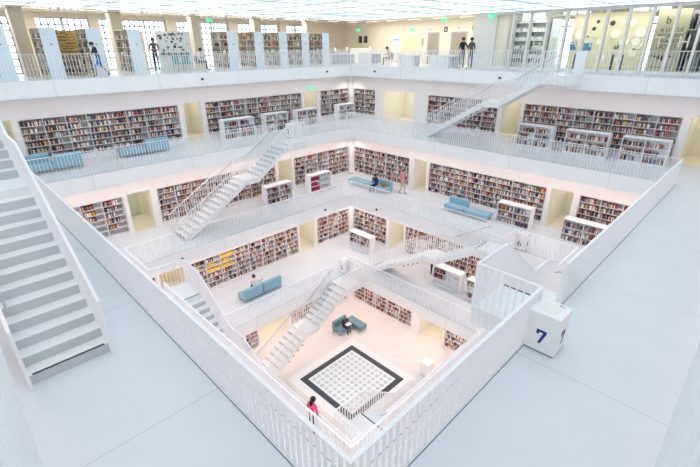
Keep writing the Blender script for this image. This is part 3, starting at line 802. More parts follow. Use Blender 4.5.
for i in range(6): MB().box(-.012, -.01, -.1, .1, -.26 + .1 * i, -.24 + .1 * i).obj('text_line', pm['grey'], o)
for y, lab in ((16.7, 'left of a pair of dark round-cornered wall panels'), (16.05, 'right of a pair of dark round-cornered wall panels')):
    o = thing('wall_panel', lab, 'panel', on_lift_wall(y, 1.85), 0, 'pair of dark wall panels'); MB().rbox(-.05, 0, -.2, .2, -.28, .28, .04).obj('plate', pm['dark'], o)
exit_sign('E', -17.0, WX - .04, F[8] + 2.62, 'green exit sign on the cream wall above the desk')
exit_sign('E', -10.95, WX - .04, F[8] + 2.5, 'green exit sign above the flat cream door')
exit_sign('E', -6.6, 15.9, CEIL - .18, 'green exit sign hanging before the soffit near the two men')
exit_sign('E', -2.1, 14.2, CEIL - .16, 'green exit sign at the top of the pale pier')
exit_sign('N', 3.15, 16.2, CEIL - .22, 'green exit sign hanging above the close bookcase rows')

# counters and desk
def counter(y0, y1, x, label, overh=.0):
    o = thing('counter_desk', label, 'counter', (x, (y0 + y1) / 2, F[8]), 0, 'white counters on the top gallery'); hw = (y1 - y0) / 2
    MB().rbox(-.1, .62, -hw - overh, hw + overh, .70, .76, .006).obj('counter_top', 'white', o)
    MB().rbox(0, .5, -hw * .55, hw, .0, .70, .004).obj('body', 'white', o)
    MB().box(.45, .5, -hw, -hw * .55, 0, .7).obj('modesty_panel', 'backpanel', o)
    return o


o = counter(7.2, 8.85, 13.7, 'white counter with dark dots left of the narrow lift')
for i in range(3): MB().sphere((-.002, .52, .25 + .14 * i), .012, .03, .03, 8).obj('dot_mark', 'black', o)
counter(4.1, 6.1, 13.75, 'white table counter with wide top in front of the two lifts', .2)
o = thing('info_desk', 'long pale information desk in the top far corner', 'desk', (12.15, 14.3, F[8]))
MB().rbox(0, 2.7, 0, .7, .72, .78, .006).obj('desk_top', 'white', o); MB().box(.05, 2.65, .1, .14, .02, .72).obj('front_panel', 'greychair', o); MB().box(.02, .06, 0, .7, 0, .72).obj('end_panel', 'white', o); MB().box(2.64, 2.68, 0, .7, 0, .72).obj('end_panel', 'white', o)
o = thing('service_counter', 'white service counter right of the information desk', 'counter', (15.0, 12.0, F[8])); MB().rbox(0, .7, 0, 2.1, 0, .8, .006).obj('body', 'white', o); MB().rbox(-.04, .74, -.03, 2.13, .8, .84, .006).obj('counter_top', 'white', o)
for i, (x, y) in enumerate(((13.0, 14.75), (14.3, 14.75), (15.4, 13.2))):
    o = thing('computer_monitor', ('white monitor left on the information desk', 'white monitor right on the information desk', 'white monitor on the service counter')[i], 'monitor', (x, y, F[8] + (.78 if i < 2 else .84)), .5, 'desk monitors')
    MB().box(-.12, .12, -.08, .08, 0, .015).obj('foot', 'white', o); MB().box(-.02, .02, -.015, .015, .015, .2).obj('stem', 'white', o); MB().rbox(-.26, .26, -.03, .0, .12, .46, .006).obj('screen', 'white', o)
o = thing('green_board', 'dark green board behind the last bookcase row', 'board', (10.2, 16.0, F[8])); MB().box(0, .9, 0, .05, .05, 2.15).obj('board', 'greenboard', o); MB().box(.2, .45, -.02, -.001, 1.05, 1.35).obj('notice', 'paper', o)

# ---------------------------------------------------------------- glazed room on the right of the top gallery
GX = 14.6
FY = [1.72 - 1.0 * i for i in range(1, 12)]
for i, y in enumerate(FY):
    o = tag(MB().rbox(GX - .22, GX + .10, y - .055, y + .055, F[8], CEIL - .002, .004).obj('glazing_fin', 'fin'), 'white upright fin of the glass wall, %s from the pale pier' % ('first second third fourth fifth sixth seventh eighth ninth tenth eleventh'.split()[i]), 'fin', 'white fins of the glass wall')
wn = tag(MB().box(GX - .06, GX + .06, -12.5, 1.85, F[8], F[8] + .14).obj('window_20', 'white'), 'glass wall of the room on the right of the top gallery', 'window', None, 'structure')
MB().box(GX - .06, GX + .06, -12.5, 1.85, CEIL - .12, CEIL - .002).obj('head_rail', 'white', wn)
MB().box(GX - .008, GX + .008, -12.5, 1.85, F[8] + .14, CEIL - .12).obj('pane', 'glass', wn)
for i, chh in enumerate('GRAPHOTHEK'):
    y = -.80 - 1.0 * i
    if y < -10.5: break
    q = text('wall_letter', chh, .72, 'letters', None, (GX - .025, y, F[8] + 1.46), PI, .01)
    tag(q, 'cream capital letter %s on the glass wall%s' % (chh, ', the second H' if i == 7 else (', between P and O' if chh == 'H' else '')), 'letter', 'lettering on the glass wall')
# back of the room
mb = MB()
mb.box(21.9, 22.2, -14, 2.0, F[8], F[8] + .02); mb.box(21.9, 22.2, -14, 2, F[8] + 2.95, CEIL + .3)
for a, b_ in ((-14, -9.6), (-7.6, -5.6), (-3.2, -1.1), (.9, 2.0)): mb.box(21.9, 22.2, a, b_, F[8] + .02, F[8] + 2.95)
struct(mb, 'wall_glazed_room', 'cream', 'back wall of the glazed room with tall windows')
for i, (a, b_) in enumerate(((-9.6, -7.6), (-5.6, -3.2), (-1.1, .9))):
    fr = MB(); z0, z1 = F[8] + .02, F[8] + 2.95
    for y in (a + .05, (a + b_) / 2, b_ - .05): fr.box(21.95, 22.03, y - .04, y + .04, z0, z1)
    fr.box(21.95, 22.03, a, b_, z1 - .45, z1 - .38)
    wn = tag(fr.obj('window_%d' % (21 + i), 'muntin'), 'tall bright window of the glazed room, number %d from the right' % (i + 1), 'window', None, 'structure')
    MB().box(21.985, 21.99, a, b_, z0, z1).obj('pane', 'glass', wn)
    g = MB()
    for j in range(1, 6): g.box(22.22, 22.25, a + (b_ - a) * j / 6 - .014, a + (b_ - a) * j / 6 + .014, z0, z1)
    for j in range(1, 8): g.box(22.22, 22.25, a, b_, z0 + (z1 - z0) * j / 8 - .014, z0 + (z1 - z0) * j / 8 + .014)
    g.obj('facade_grid', 'lavender', wn)
# binders shelf behind G, pale partition with round samples, banner, dark rack
o = thing('binder_shelf', 'grey shelf of upright white binders behind the letter G', 'shelf', (16.1, 0, F[8]))
MB().box(.3, .34, -.75, 1.35, 0, 2.75).obj('back_panel', 'backpanel', o)
for y in (-.75, .3, 1.32): MB().box(0, .3, y - .015, y + .015, 0, 2.75).obj('upright', 'greychair', o)
for i in range(6):
    MB().box(0, .3, -.75, 1.35, .1 + .5 * i, .125 + .5 * i).obj('shelf', 'white', o)
    if i < 5: fill_shelf('E', -1.3, .72, 16.13, F[8] + .127 + .5 * i, .42, .97, None, (.05, .09), ((.72, .74, .76), 'white'))
MB().box(16.0 - 16.1, .3, -1.35, -.95, 0, 2.75).obj('side_panel', 'rowend', o)
o = thing('display_wall', 'pale yellow partition with round samples behind the glass wall', 'partition', (16.6, -4.1, F[8]))
MB().rbox(0, .12, -1.62, 2.15, 0, 2.98, .004).obj('board', 'artroom', o)
disc = plain('disc_cream', (.88, .85, .70), .5); blu = plain('picture_blue', (.08, .22, .42), .5)
for i, (y, z, r, mt_) in enumerate(((1.75, 1.9, .24, disc), (1.55, 2.5, .16, disc), (1.0, 2.2, .10, pm['dark']), (.6, 1.5, .14, disc), (-.15, 1.9, .24, disc), (-.7, 1.5, .2, disc), (-.9, 2.45, .17, disc), (-1.35, 1.95, .26, disc), (-1.28, 1.4, .3, disc), (-.35, 1.25, .12, pm['dark']), (-1.2, .95, .22, disc), (1.5, 1.2, .1, pm['tan']), (.35, .7, .22, disc), (-.6, .6, .18, disc), (.1, 2.45, .13, pm['dark']), (.85, 2.55, .09, pm['dark']))):
    MB().lathe([(.001, 0), (r, 0), (r, .02), (.001, .02)], n=20).obj('round_sample', mt_, o, (-.001, y, z)).rotation_euler = (0, -PI / 2, 0)
for y, z, a, b_ in ((1.2, 1.25, .26, .2), (1.95, 1.3, .17, .22)): MB().box(-.02, -.001, y - a, y + a, z - b_, z + b_).obj('blue_picture', blu, o)
for y, z in ((1.5, .45), (1.7, .45), (-.3, .45), (-.75, .45), (1.25, 1.8)): MB().box(-.02, -.001, y - .07, y + .07, z - (.4 if z < 1 else .03), z + (.4 if z < 1 else .03)).obj('dark_sample', pm['dark'], o)
o = thing('printed_banner', 'tall pale banner with black lettering behind the glass wall', 'banner', (15.5, -6.92, F[8]))
MB().box(0, .02, -.72, .62, 0.0, 2.95).obj('cloth', 'artroom', o)
for s_, y, z, sz in (('b', .12, 2.45, .46), ('A LITTLE', -.1, 2.02, .25), ('WOMAN', -.1, 1.76, .27), ('WATER', -.1, 1.51, .27), ('NOTES', -.05, 1.26, .27)):
    q = link('lettering', text_mesh(s_, sz, 'print', .002), o, (-.003, y, z)); q.rotation_euler = (PI / 2, 0, -PI / 2)
bz = MB()
for i in range(9): bz.box(-.004, -.001, -.5 + .115 * i, -.42 + .115 * i, .62 + .05 * abs(i - 4), .82 + .02 * (i % 3))
for i in range(8): bz.box(-.004, -.001, -.45 + .11 * i, -.38 + .11 * i, .28, .34)
for i in range(5): bz.box(-.004, -.001, -.4 + .13 * i, -.3 + .13 * i, 1.03, 1.07)
bz.obj('printed_motif', 'print', o)
o = thing('picture_rack', 'dark rack of upright framed pictures at the right edge behind the glass', 'rack', (15.6, -8.6, F[8]))
MB().box(.6, .66, -1.8, 1.25, 0, 2.9).obj('back_panel', pm['grey'], o)
for i in range(3): MB().box(0, .6, -1.8, 1.25, .1 + .95 * i, .14 + .95 * i).obj('shelf', 'artroom', o)
for i in range(3):
    for j in range(16):
        y = 1.15 - .175 * j; MB().box(.05, .55, y - .02 - .02 * (j % 2), y + .02 + .02 * ((j + i) % 3), .145 + .95 * i, .145 + .95 * i + random.uniform(.5, .82)).obj('framed_picture', pm[('dark', 'grey', 'dark', 'pale')[(i + j) % 4]], o)

# ---------------------------------------------------------------- roof
GE = 14.2                                        # edge of the luminous glass
mb = MB(); mb.box(-GE, GE, -GE, GE, CEIL + .01, CEIL + .05)
struct(mb, 'ceiling', 'roofglass', 'luminous pale blue glass ceiling over the whole hall')
mb = MB(); st = 2.4257
gm = plain('roof_joint', (.55, .63, .70), .5)
i = -5
while i <= 5:
    x = i * st; ww = .03 if i % 2 == 0 else .016
    mb.box(x - ww, x + ww, -GE, GE, CEIL - .02, CEIL + .009); mb.box(-GE, GE, x - ww, x + ww, CEIL - .025, CEIL + .008); i += 1
struct(mb, 'ceiling_grid', gm, 'thin grey joints dividing the glass ceiling')
mb = MB(); ring(mb, GE, 24, CEIL, CEIL + .3)
struct(mb, 'ceiling_border', ['soffit', 'soffit', 'soffit'], 'warm white border of the ceiling above the top gallery')
for side in 'NE':
    for j in range(-3, 8):
        s = 2.2 * j; x, y = L2W(side, s, 15.1 if side == 'N' else 15.9)
        if side == 'E': x, y = L2W(side, -s - .6 + 2.2, 16.2)
        if side == 'E' and (y < 2.4): continue
        o = thing('linear_lamp', 'slim warm lamp in the %s ceiling border, %s' % (SIDE[side], ['fourth', 'third', 'second', 'first', 'second', 'third', 'fourth', 'fifth', 'sixth', 'seventh', 'eighth'][j + 3] + (' left of' if j < 0 else ' right of') + ' the middle'), 'lamp', (x, y, CEIL), ROT[side], 'slim ceiling lamps')
        MB().box(-.55, .55, -.07, .07, -.02, .02).obj('housing', 'white', o); MB().box(-.53, .53, -.055, .055, -.024, -.02).obj('diffuser', 'lamp', o)

# ---------------------------------------------------------------- sofas
def sofa(label, loc, rz, L, back, mat='sofa', D=.78, group='blue upholstered sofas'):
    """one sofa unit: length along x, seat looks to -y"""
    o = thing('sofa', label, 'sofa', loc, rz, group); hl = L / 2
    if back:
        MB().rbox(-hl, hl, 0, D - .20, .17, .42, .03).obj('seat', mat, o)
        MB().rbox(-hl, hl, D - .20, D, .17, .80, .03).obj('backrest', mat, o)
    else:
        MB().rbox(-hl, hl, 0, D, .17, .42, .03).obj('seat', mat, o)
    f = MB(); f.box(-hl + .04, hl - .04, .04, .08, .13, .17); f.box(-hl + .04, hl - .04, D - .08, D - .04, .13, .17); f.box(-hl + .04, -hl + .08, .08, D - .08, .13, .17); f.box(hl - .08, hl - .04, .08, D - .08, .13, .17); f.obj('base_frame', 'steel', o)
    for sx in (-1, 1):
        for y in (.06, D - .06): MB().box(sx * (hl - .06) - .02, sx * (hl - .06) + .02, y - .02, y + .02, 0, .13).obj('leg', 'steel', o)
    return o


z7, z6, z5 = F[7], F[6], F[5]
sofa('light blue sofa unit at the far left end, back towards the shelving', (-8.86, 11.5, z7), 0, 1.13, True)
sofa('light blue sofa unit near the upper left shelving, its tall back towards the railing', (-7.66, 12.28, z7), PI, 1.22, True)
sofa('light blue backless sofa unit in the middle of the upper left gallery', (-4.55, 11.9, z7), 0, 1.28, False)
sofa('light blue sofa unit with back to the railing, right of a backless one', (-3.23, 12.68, z7), PI, 1.30, True)
sofa('light blue backless sofa unit in the far corner of the third gallery', (9.1, 8.5, z6), -PI / 2 , 1.75, False)
sofa('light blue sofa unit on which the man in navy sits', (9.1, 6.62, z6), -PI / 2, 1.85, True)
sofa('light blue sofa unit with backrest on the third gallery right side', (9.42, .55, z6), -PI / 2, 1.35, True)
sofa('light blue backless sofa unit joined to the sofa on the third gallery right side', (9.42, -.92, z6), -PI / 2, 1.50, False)
sofa('light blue sofa unit seen from behind where the person in white sits', (-1.42, 7.32, z5), PI, 1.28, True)
sofa('light blue sofa unit seen from behind, right of the person in white', (-.08, 7.32, z5), PI, 1.28, True)
sofa('grey blue sofa on the atrium floor where the reader sits', (3.85, 4.32, 0), 0, 1.2, True, 'sofagrey')
sofa('grey blue backless bench beside the reader on the atrium floor', (4.49, 4.33, 0), -PI / 2, 1.45, False, 'sofagrey', .62)

# ---------------------------------------------------------------- people
SK = {'fair': plain('skin_fair', (.58, .34, .24), .55), 'tan': plain('skin_tan', (.42, .24, .16), .55), 'dark': plain('skin_dark', (.12, .06, .04), .55)}
SHOE = plain('shoe_dark', (.03, .03, .035), .6)
HAIRM = {'black': plain('hair_black', (.012, .011, .012), .5), 'brown': plain('hair_brown', (.06, .03, .018), .5), 'red': plain('hair_red', (.25, .08, .035), .5)}


def cloth(c, nm): return plain(nm, c, .8, noise=.06, scale=25)


STAND = dict(pelvis=(0, 0, .95), waist=(0, 0, 1.10), chest=(0, .01, 1.30), neckb=(0, 0, 1.455), neck=(0, .015, 1.52), head=(0, .03, 1.61), crown=(0, .025, 1.665),
             shl=(-.175, 0, 1.415), ell=(-.225, -.03, 1.14), wrl=(-.22, .05, .90), shr=(.175, 0, 1.415), elr=(.225, -.03, 1.14), wrr=(.22, .05, .90),
             hil=(-.09, 0, .91), knl=(-.10, .025, .50), anl=(-.10, -.02, .09), tol=(-.115, .15, .035), hir=(.09, 0, .91), knr=(.10, .025, .50), anr=(.10, -.02, .09), tor=(.115, .15, .035))
SIT = dict(STAND, pelvis=(0, 0, .53), waist=(0, -.02, .68), chest=(0, .01, .88), neckb=(0, .04, 1.03), neck=(0, .065, 1.09), head=(0, .10, 1.175), crown=(0, .10, 1.23),
           shl=(-.175, .03, .99), ell=(-.225, .06, .73), wrl=(-.10, .28, .70), shr=(.175, .03, .99), elr=(.225, .06, .73), wrr=(.10, .28, .70),
           hil=(-.09, .02, .50), knl=(-.12, .44, .50), anl=(-.12, .44, .09), tol=(-.13, .60, .035), hir=(.09, .02, .50), knr=(.12, .44, .50), anr=(.12, .44, .09), tor=(.13, .60, .035))
RAD = dict(pelvis=.135, waist=.115, chest=.145, neckb=.075, neck=.052, head=.088, crown=.075, shl=.062, ell=.042, wrl=.030, shr=.062, elr=.042, wrr=.030,
           hil=.092, knl=.060, anl=.042, tol=.032, hir=.092, knr=.060, anr=.042, tor=.032)
BONES = [('pelvis', 'waist'), ('waist', 'chest'), ('chest', 'neckb'), ('neckb', 'neck'), ('neck', 'head'), ('head', 'crown'), ('neckb', 'shl'), ('shl', 'ell'), ('ell', 'wrl'),
         ('neckb', 'shr'), ('shr', 'elr'), ('elr', 'wrr'), ('pelvis', 'hil'), ('hil', 'knl'), ('knl', 'anl'), ('anl', 'tol'), ('pelvis', 'hir'), ('hir', 'knr'), ('knr', 'anr'), ('anr', 'tor')]


def person(label, loc, rz, pose, top, bottom, hair='black', skin='fair', sleeves='short', legs='long', scale=1.0, shoe=None, longhair=False, build=1.0, group=None):
    root = thing('person', label, 'person', loc, rz, group)
    names = list(pose); P = [Vector(pose[q]) for q in names]; ix = {q: i for i, q in enumerate(names)}
    rad = [RAD[q] * (build if q in ('pelvis', 'waist', 'chest') else 1) for q in names]
    ed = [(ix[a], ix[b_]) for a, b_ in BONES]; reg = []
    for a, b_ in BONES:
        if b_ in ('neck', 'head', 'crown'): reg.append(0)
        elif a in ('shl', 'shr'): reg.append(1)
        elif b_ in ('wrl', 'wrr'): reg.append(1 if sleeves == 'long' else 0)
        elif b_ in ('tol', 'tor'): reg.append(3)
        elif a in ('knl', 'knr'): reg.append(2 if legs == 'long' else 0)
        elif a in ('hil', 'hir') or b_ in ('hil', 'hir'): reg.append(2)
        else: reg.append(1)
    def add(p, r, parent, rg):
        P.append(Vector(p)); rad.append(r); ed.append((parent, len(P) - 1)); reg.append(rg); return len(P) - 1
    hd = P[ix['head']]; nk = (P[ix['head']] - P[ix['neck']]).normalized()
    fwd = Vector((0, 1, 0)); fwd = (fwd - nk * fwd.dot(nk)).normalized(); sd = fwd.cross(nk)
    add(hd + fwd * .105 - nk * .01, .013, ix['head'], 0)                       # nose
    add(hd + fwd * .055 - nk * .085, .038, ix['head'], 0)                       # jaw
    for s_ in (-1, 1): add(hd + sd * .092 * s_ - nk * .012, .016, ix['head'], 0)    # ears
    for sfx, s_ in (('l', -1), ('r', 1)):
        wr, el = P[ix['wr' + sfx]], P[ix['el' + sfx]]; dv = (wr - el).normalized()
        ac = dv.cross(Vector((0, 0, 1))); ac = Vector((1, 0, 0)) if ac.length < .2 else ac.normalized()
        if abs(dv.z) > .8: ac = (Vector((0, 1, 0)) - dv * dv.y).normalized()
        curl = ac.cross(dv).normalized()
        if curl.x * s_ > 0: curl = -curl
        palm = add(wr + dv * .07, .026, ix['wr' + sfx], 0)
        for q, (off, ln) in enumerate(((-.030, .062), (-.010, .074), (.011, .070), (.031, .054))):
            m_ = add(wr + dv * (.095 + ln * .35) + ac * off + curl * .006, .0095, palm, 0); add(wr + dv * (.095 + ln * .85) + ac * off * 1.05 + curl * .026, .008, m_, 0)
        th = add(wr + dv * .075 - ac * .042 + curl * .012, .0105, palm, 0); add(wr + dv * .108 - ac * .05 + curl * .024, .009, th, 0)
    me = bpy.data.meshes.new('body'); me.from_pydata(P, ed, []); o = link('body', me, root)
    sm = o.modifiers.new('skin', 'SKIN'); sm.use_smooth_shade = True
    for i, v in enumerate(me.skin_vertices[0].data): v.radius = (rad[i], rad[i] * (.78 if names[i] in ('pelvis', 'waist', 'chest') else 1) if i < len(names) else rad[i]); v.use_root = (i == 0)
    o.modifiers.new('sub', 'SUBSURF').levels = 1
    dg = bpy.context.evaluated_depsgraph_get(); new = bpy.data.meshes.new_from_object(o.evaluated_get(dg)); o.modifiers.clear(); o.data = new
    new.materials.clear()
    for q in (SK[skin], top, bottom, shoe or SHOE): new.materials.append(q)
    segs = [(P[a], P[b_]) for a, b_ in ed]; mi = []
    for p in new.polygons:
        c = p.center; best = 9; r_ = 0
        for (a, b_), g in zip(segs, reg):
            t = max(0, min(1, (c - a).dot(b_ - a) / max(1e-9, (b_ - a).length_squared))); dd = (a + (b_ - a) * t - c).length
            if dd < best: best = dd; r_ = g
        if sleeves == 'short' and r_ == 1 and False: pass
        mi.append(r_)
    new.polygons.foreach_set('material_index', mi); new.polygons.foreach_set('use_smooth', [True] * len(mi))
    hm = MB(); hm.sphere((0, 0, 0), .107, .118, .125, 16); v2 = hm.v; f2 = [f for f in hm.f if not all((v2[i][1] > .045 and v2[i][2] < .06) or v2[i][2] < (-.10 if longhair else -.045) for i in f)]
    hm.f = f2; hm.mi = [0] * len(f2)
    hr = hm.obj('hair', HAIRM[hair], root, hd + nk * .032 - fwd * .012, 0, True)
    hr.rotation_euler = Matrix((sd, fwd, nk)).transposed().to_euler()
    if longhair: MB().sphere((0, -.06, -.13), .085, .05, .14, 12).obj('hair_length', HAIRM[hair], hr, smooth=True)
    for s_ in (-1, 1): MB().sphere(hd + fwd * .088 + sd * .034 * s_ + nk * .012, .010, .008, .008, 8).obj('eye', 'black', root)
    root.scale = (scale,) * 3
    return root


def face_to(dx, dy): return math.atan2(dy, dx) - PI / 2      # figures look along +y


navy, blk = cloth((.02, .03, .08), 'navy_cloth'), cloth((.02, .02, .022), 'black_cloth')
greyc, jean, khaki = cloth((.10, .11, .12), 'grey_cloth'), cloth((.10, .12, .20), 'faded_jeans'), cloth((.52, .42, .30), 'khaki_cloth')
pink, hot, whitec = cloth((.72, .26, .32), 'pink_cloth'), cloth((.85, .09, .24), 'bright_pink_cloth'), cloth((.82, .82, .82), 'white_cloth')
bluec, tealc, palepink = cloth((.05, .20, .50), 'blue_shorts'), cloth((.16, .34, .40), 'teal_cloth'), cloth((.62, .42, .42), 'pale_pink_cloth')
z8 = F[8]
STRIDE = dict(STAND, knl=(-.1, .25, .52), anl=(-.1, .30, .10), tol=(-.11, .47, .04), knr=(.1, -.08, .50), anr=(.1, -.42, .16), tor=(.11, -.32, .05), chest=(0, .08, 1.29), neckb=(0, .11, 1.44), neck=(0, .14, 1.5), head=(0, .18, 1.585), crown=(0, .18, 1.64), waist=(0, .03, 1.1),
              shl=(-.175, .10, 1.40), shr=(.175, .1, 1.4), ell=(-.22, .22, 1.17), wrl=(-.2, .42, 1.12), elr=(.22, .2, 1.17), wrr=(.2, .4, 1.10))
HIP = dict(STAND, elr=(.30, -.07, 1.16), wrr=(.20, .06, 1.02))
CROSS = dict(STAND, ell=(-.23, .05, 1.15), wrl=(.04, .2, 1.18), elr=(.23, .05, 1.15), wrr=(-.04, .22, 1.15))
READ = dict(SIT, head=(0, .155, 1.145), crown=(0, .19, 1.19), neck=(0, .10, 1.08), neckb=(0, .07, 1.025), chest=(0, .03, .88), wrl=(-.08, .33, .74), wrr=(.08, .33, .74))
LEAN = dict(STAND, chest=(0, .06, 1.29), neckb=(0, .08, 1.44), neck=(0, .10, 1.5), head=(0, .13, 1.59), crown=(0, .14, 1.64), shl=(-.175, .08, 1.40), shr=(.175, .08, 1.4), ell=(-.25, .06, 1.14), wrl=(-.25, .16, .92), elr=(.25, .06, 1.14), wrr=(.25, .16, .92))
person('boy in navy shirt and blue shorts striding along the top left balustrade', (-4.95, 12.85, z8), face_to(-1, 0), STRIDE, navy, bluec, 'black', 'fair', legs='short', scale=.93)
person('man in grey shirt and dark trousers standing before the cream cabinet', (-1.18, 15.2, z8), face_to(-.2, -1), CROSS, greyc, blk, 'brown', 'tan', scale=1.06)
person('person in white shirt sitting and reading beside the picture partition', (1.0, 14.2, z8), face_to(1, -.3), READ, whitec, greyc, 'black', 'tan')
person('man in black with faded jeans, left of two standing by the lifts', (13.15, 3.2, z8), face_to(.5, .9), HIP, blk, jean, 'brown', 'fair', scale=1.04)
person('man in dark grey with faded jeans, right of two standing by the lifts', (13.05, 2.55, z8), face_to(.4, .9), STAND, greyc, jean, 'black', 'tan', scale=1.03)
person('desk worker in pale shirt at the left end of the information desk', (12.45, 15.55, z8), face_to(.3, -1), READ, whitec, greyc, 'brown', 'fair')
person('desk worker in teal shirt at the middle of the information desk', (13.65, 15.55, z8), face_to(.2, -1), READ, tealc, greyc, 'brown', 'fair')
person('woman in pale pink top sitting with a book before the low partition', (14.5, 10.35, z8), face_to(-.6, .3), READ, palepink, greyc, 'black', 'tan')
person('man in navy sitting on the corner sofa of the third gallery', (9.35, 6.85, z6 - .08), face_to(-1, 0), SIT, navy, navy, 'brown', 'tan', sleeves='long')
person('red-haired person in pink shirt and khaki trousers walking on the third gallery', (10.1, 5.05, z6), face_to(0, -1), dict(STAND, knl=(-.1, .12, .5), anl=(-.1, .16, .09), tol=(-.11, .32, .035), anr=(.1, -.18, .1), tor=(.11, -.04, .04)), pink, khaki, 'red', 'fair', sleeves='long', longhair=False)
person('person with black hair in white shirt sitting on the sofa seen from behind', (-1.0, 7.05, z5 - .08), face_to(.3, 1), dict(SIT, elr=(.28, .0, .76), wrr=(.42, .1, .80)), whitec, greyc, 'black', 'fair')
person('person in dark trousers and red shoes standing left of the half empty case', (8.2, .80, z5), face_to(.8, .6), STAND, blk, blk, 'black', 'fair', sleeves='long', shoe=plain('red_shoe', (.5, .03, .02), .6))
person('person in dark clothes bent over a paper on the grey sofa', (3.85, 4.55, -.08), face_to(.1, -1), dict(READ, head=(0, .24, 1.08), crown=(0, .29, 1.11), neck=(0, .16, 1.03), neckb=(0, .11, .99), chest=(0, .06, .86)), navy, navy, 'brown', 'tan', sleeves='long', shoe=plain('brown_shoe', (.3, .16, .08), .6))
person('woman in bright pink top leaning at the lower balustrade near the front corner', (-5.02, -2.90, z5), face_to(1, .1), LEAN, hot, blk, 'black', 'dark', longhair=True)
# things the people use
o = thing('tote_bag', 'tan canvas bag on the sofa beside the man in navy', 'bag', (9.42, 6.2, z6 + .42)); MB().rbox(-.12, .12, -.2, .2, 0, .28, .06).obj('body', 'bag', o); MB().tube([(0, -.12, .27), (0, -.1, .4), (0, .1, .4), (0, .12, .27)], .012).obj('handle', 'bag', o)
o = thing('newspaper', 'open white paper in the hands of the reader on the grey sofa', 'paper', (3.88, 4.17, .735)); MB().hexa([(-.2, -.14, 0), (0, -.14, -.03), (0, .14, -.03), (-.2, .14, 0), (-.2, -.14, .006), (0, -.14, -.024), (0, .14, -.024), (-.2, .14, .006)]).obj('left_page', 'paper', o); MB().hexa([(0, -.14, -.03), (.2, -.14, 0), (.2, .14, 0), (0, .14, -.03), (0, -.14, -.024), (.2, -.14, .006), (.2, .14, .006), (0, .14, -.024)]).obj('right_page', 'paper', o)
o = thing('open_book', 'open white book in the hands of the person beside the picture partition', 'book', (1.42, 14.07, z8 + .80)); MB().hexa([(-.15, -.12, 0), (0, -.12, -.03), (0, .12, -.03), (-.15, .12, 0), (-.15, -.12, .02), (0, -.12, -.01), (0, .12, -.01), (-.15, .12, .02)]).obj('left_page', 'paper', o); MB().hexa([(0, -.12, -.03), (.15, -.12, 0), (.15, .12, 0), (0, .12, -.03), (0, -.12, -.01), (.15, -.12, .02), (.15, .12, .02), (0, .12, -.01)]).obj('right_page', 'paper', o)


def chair(label, loc, rz, mat):
    o = thing('chair', label, 'chair', loc, rz, 'upholstered chairs on the top gallery')
    MB().rbox(-.24, .24, -.24, .24, .38, .46, .03).obj('seat', mat, o); MB().rbox(-.24, .24, -.25, -.18, .46, .86, .03).obj('backrest', mat, o)
    for sx in (-1, 1):
        for sy in (-1, 1): MB().tube([(sx * .2, sy * .2, .38), (sx * .22, sy * .22, 0)], .014).obj('leg', 'steel', o)
    return o


chair('teal chair left of the reading person, before the picture partition', (-.15, 14.5, z8), face_to(.2, -1), 'teal')
chair('teal chair in the middle before the picture partition', (.42, 14.5, z8), face_to(0, -1), 'teal')
chair('grey chair under the reading person beside the picture partition', (1.0, 14.1, z8), face_to(1, -.3), 'greychair')
chair('chair under the left worker at the information desk', (12.45, 15.62, z8), face_to(.3, -1), 'greychair')
chair('chair under the middle worker at the information desk', (13.65, 15.62, z8), face_to(.2, -1), 'greychair')
chair('chair under the woman in pale pink on the top gallery', (14.58, 10.33, z8), face_to(-.6, .3), 'greychair')
o = thing('tub_chair', 'round grey tub chair left of the woman in pale pink', 'chair', (14.0, 11.2, z8))
MB().lathe([(.001, .12), (.33, .12), (.36, .2), (.36, .44), (.32, .46), (.001, .46)], n=18).obj('seat', 'greychair', o, smooth=True)
b_ = MB()
for i in range(11):
    a0, a1 = PI * (-.1 + 1.2 * i / 11), PI * (-.1 + 1.2 * (i + 1) / 11)
    p = lambda r, a, z: (r * math.cos(a), r * math.sin(a), z)
    b_.hexa([p(.30, a0, .3), p(.40, a0, .3), p(.40, a1, .3), p(.30, a1, .3), p(.31, a0, .78), p(.40, a0, .78), p(.40, a1, .78), p(.31, a1, .78)])
b_.obj('backrest', 'greychair', o)
for a in range(4): MB().tube([(.25 * math.cos(a * PI / 2 + .7), .25 * math.sin(a * PI / 2 + .7), .12), (.25 * math.cos(a * PI / 2 + .7), .25 * math.sin(a * PI / 2 + .7), 0)], .015).obj('leg', 'steel', o)

# ---------------------------------------------------------------- books
def book_mesh():
    """one closed book, unit sized: x thickness, y depth (spine at 0), z height; pages set back between the covers"""
    mb = MB()
    mb.box(0, .12, .02, 1, 0, 1); mb.box(.88, 1, .02, 1, 0, 1)
    mb.box(.12, .88, .05, .95, .02, .96, 1)
    pr = [(0, .02), (.12, .0), (.5, -.03), (.88, .0), (1, .02), (1, .06), (0, .06)]
    k = len(pr); mb.add([(x, y, 0) for x, y in pr] + [(x, y, 1) for x, y in pr], [tuple(range(k - 1, -1, -1)), tuple(range(k, 2 * k))] + [(i, (i + 1) % k, (i + 1) % k + k, i + k) for i in range(k)])
    return mb.mesh('book', ['book', 'paper'])


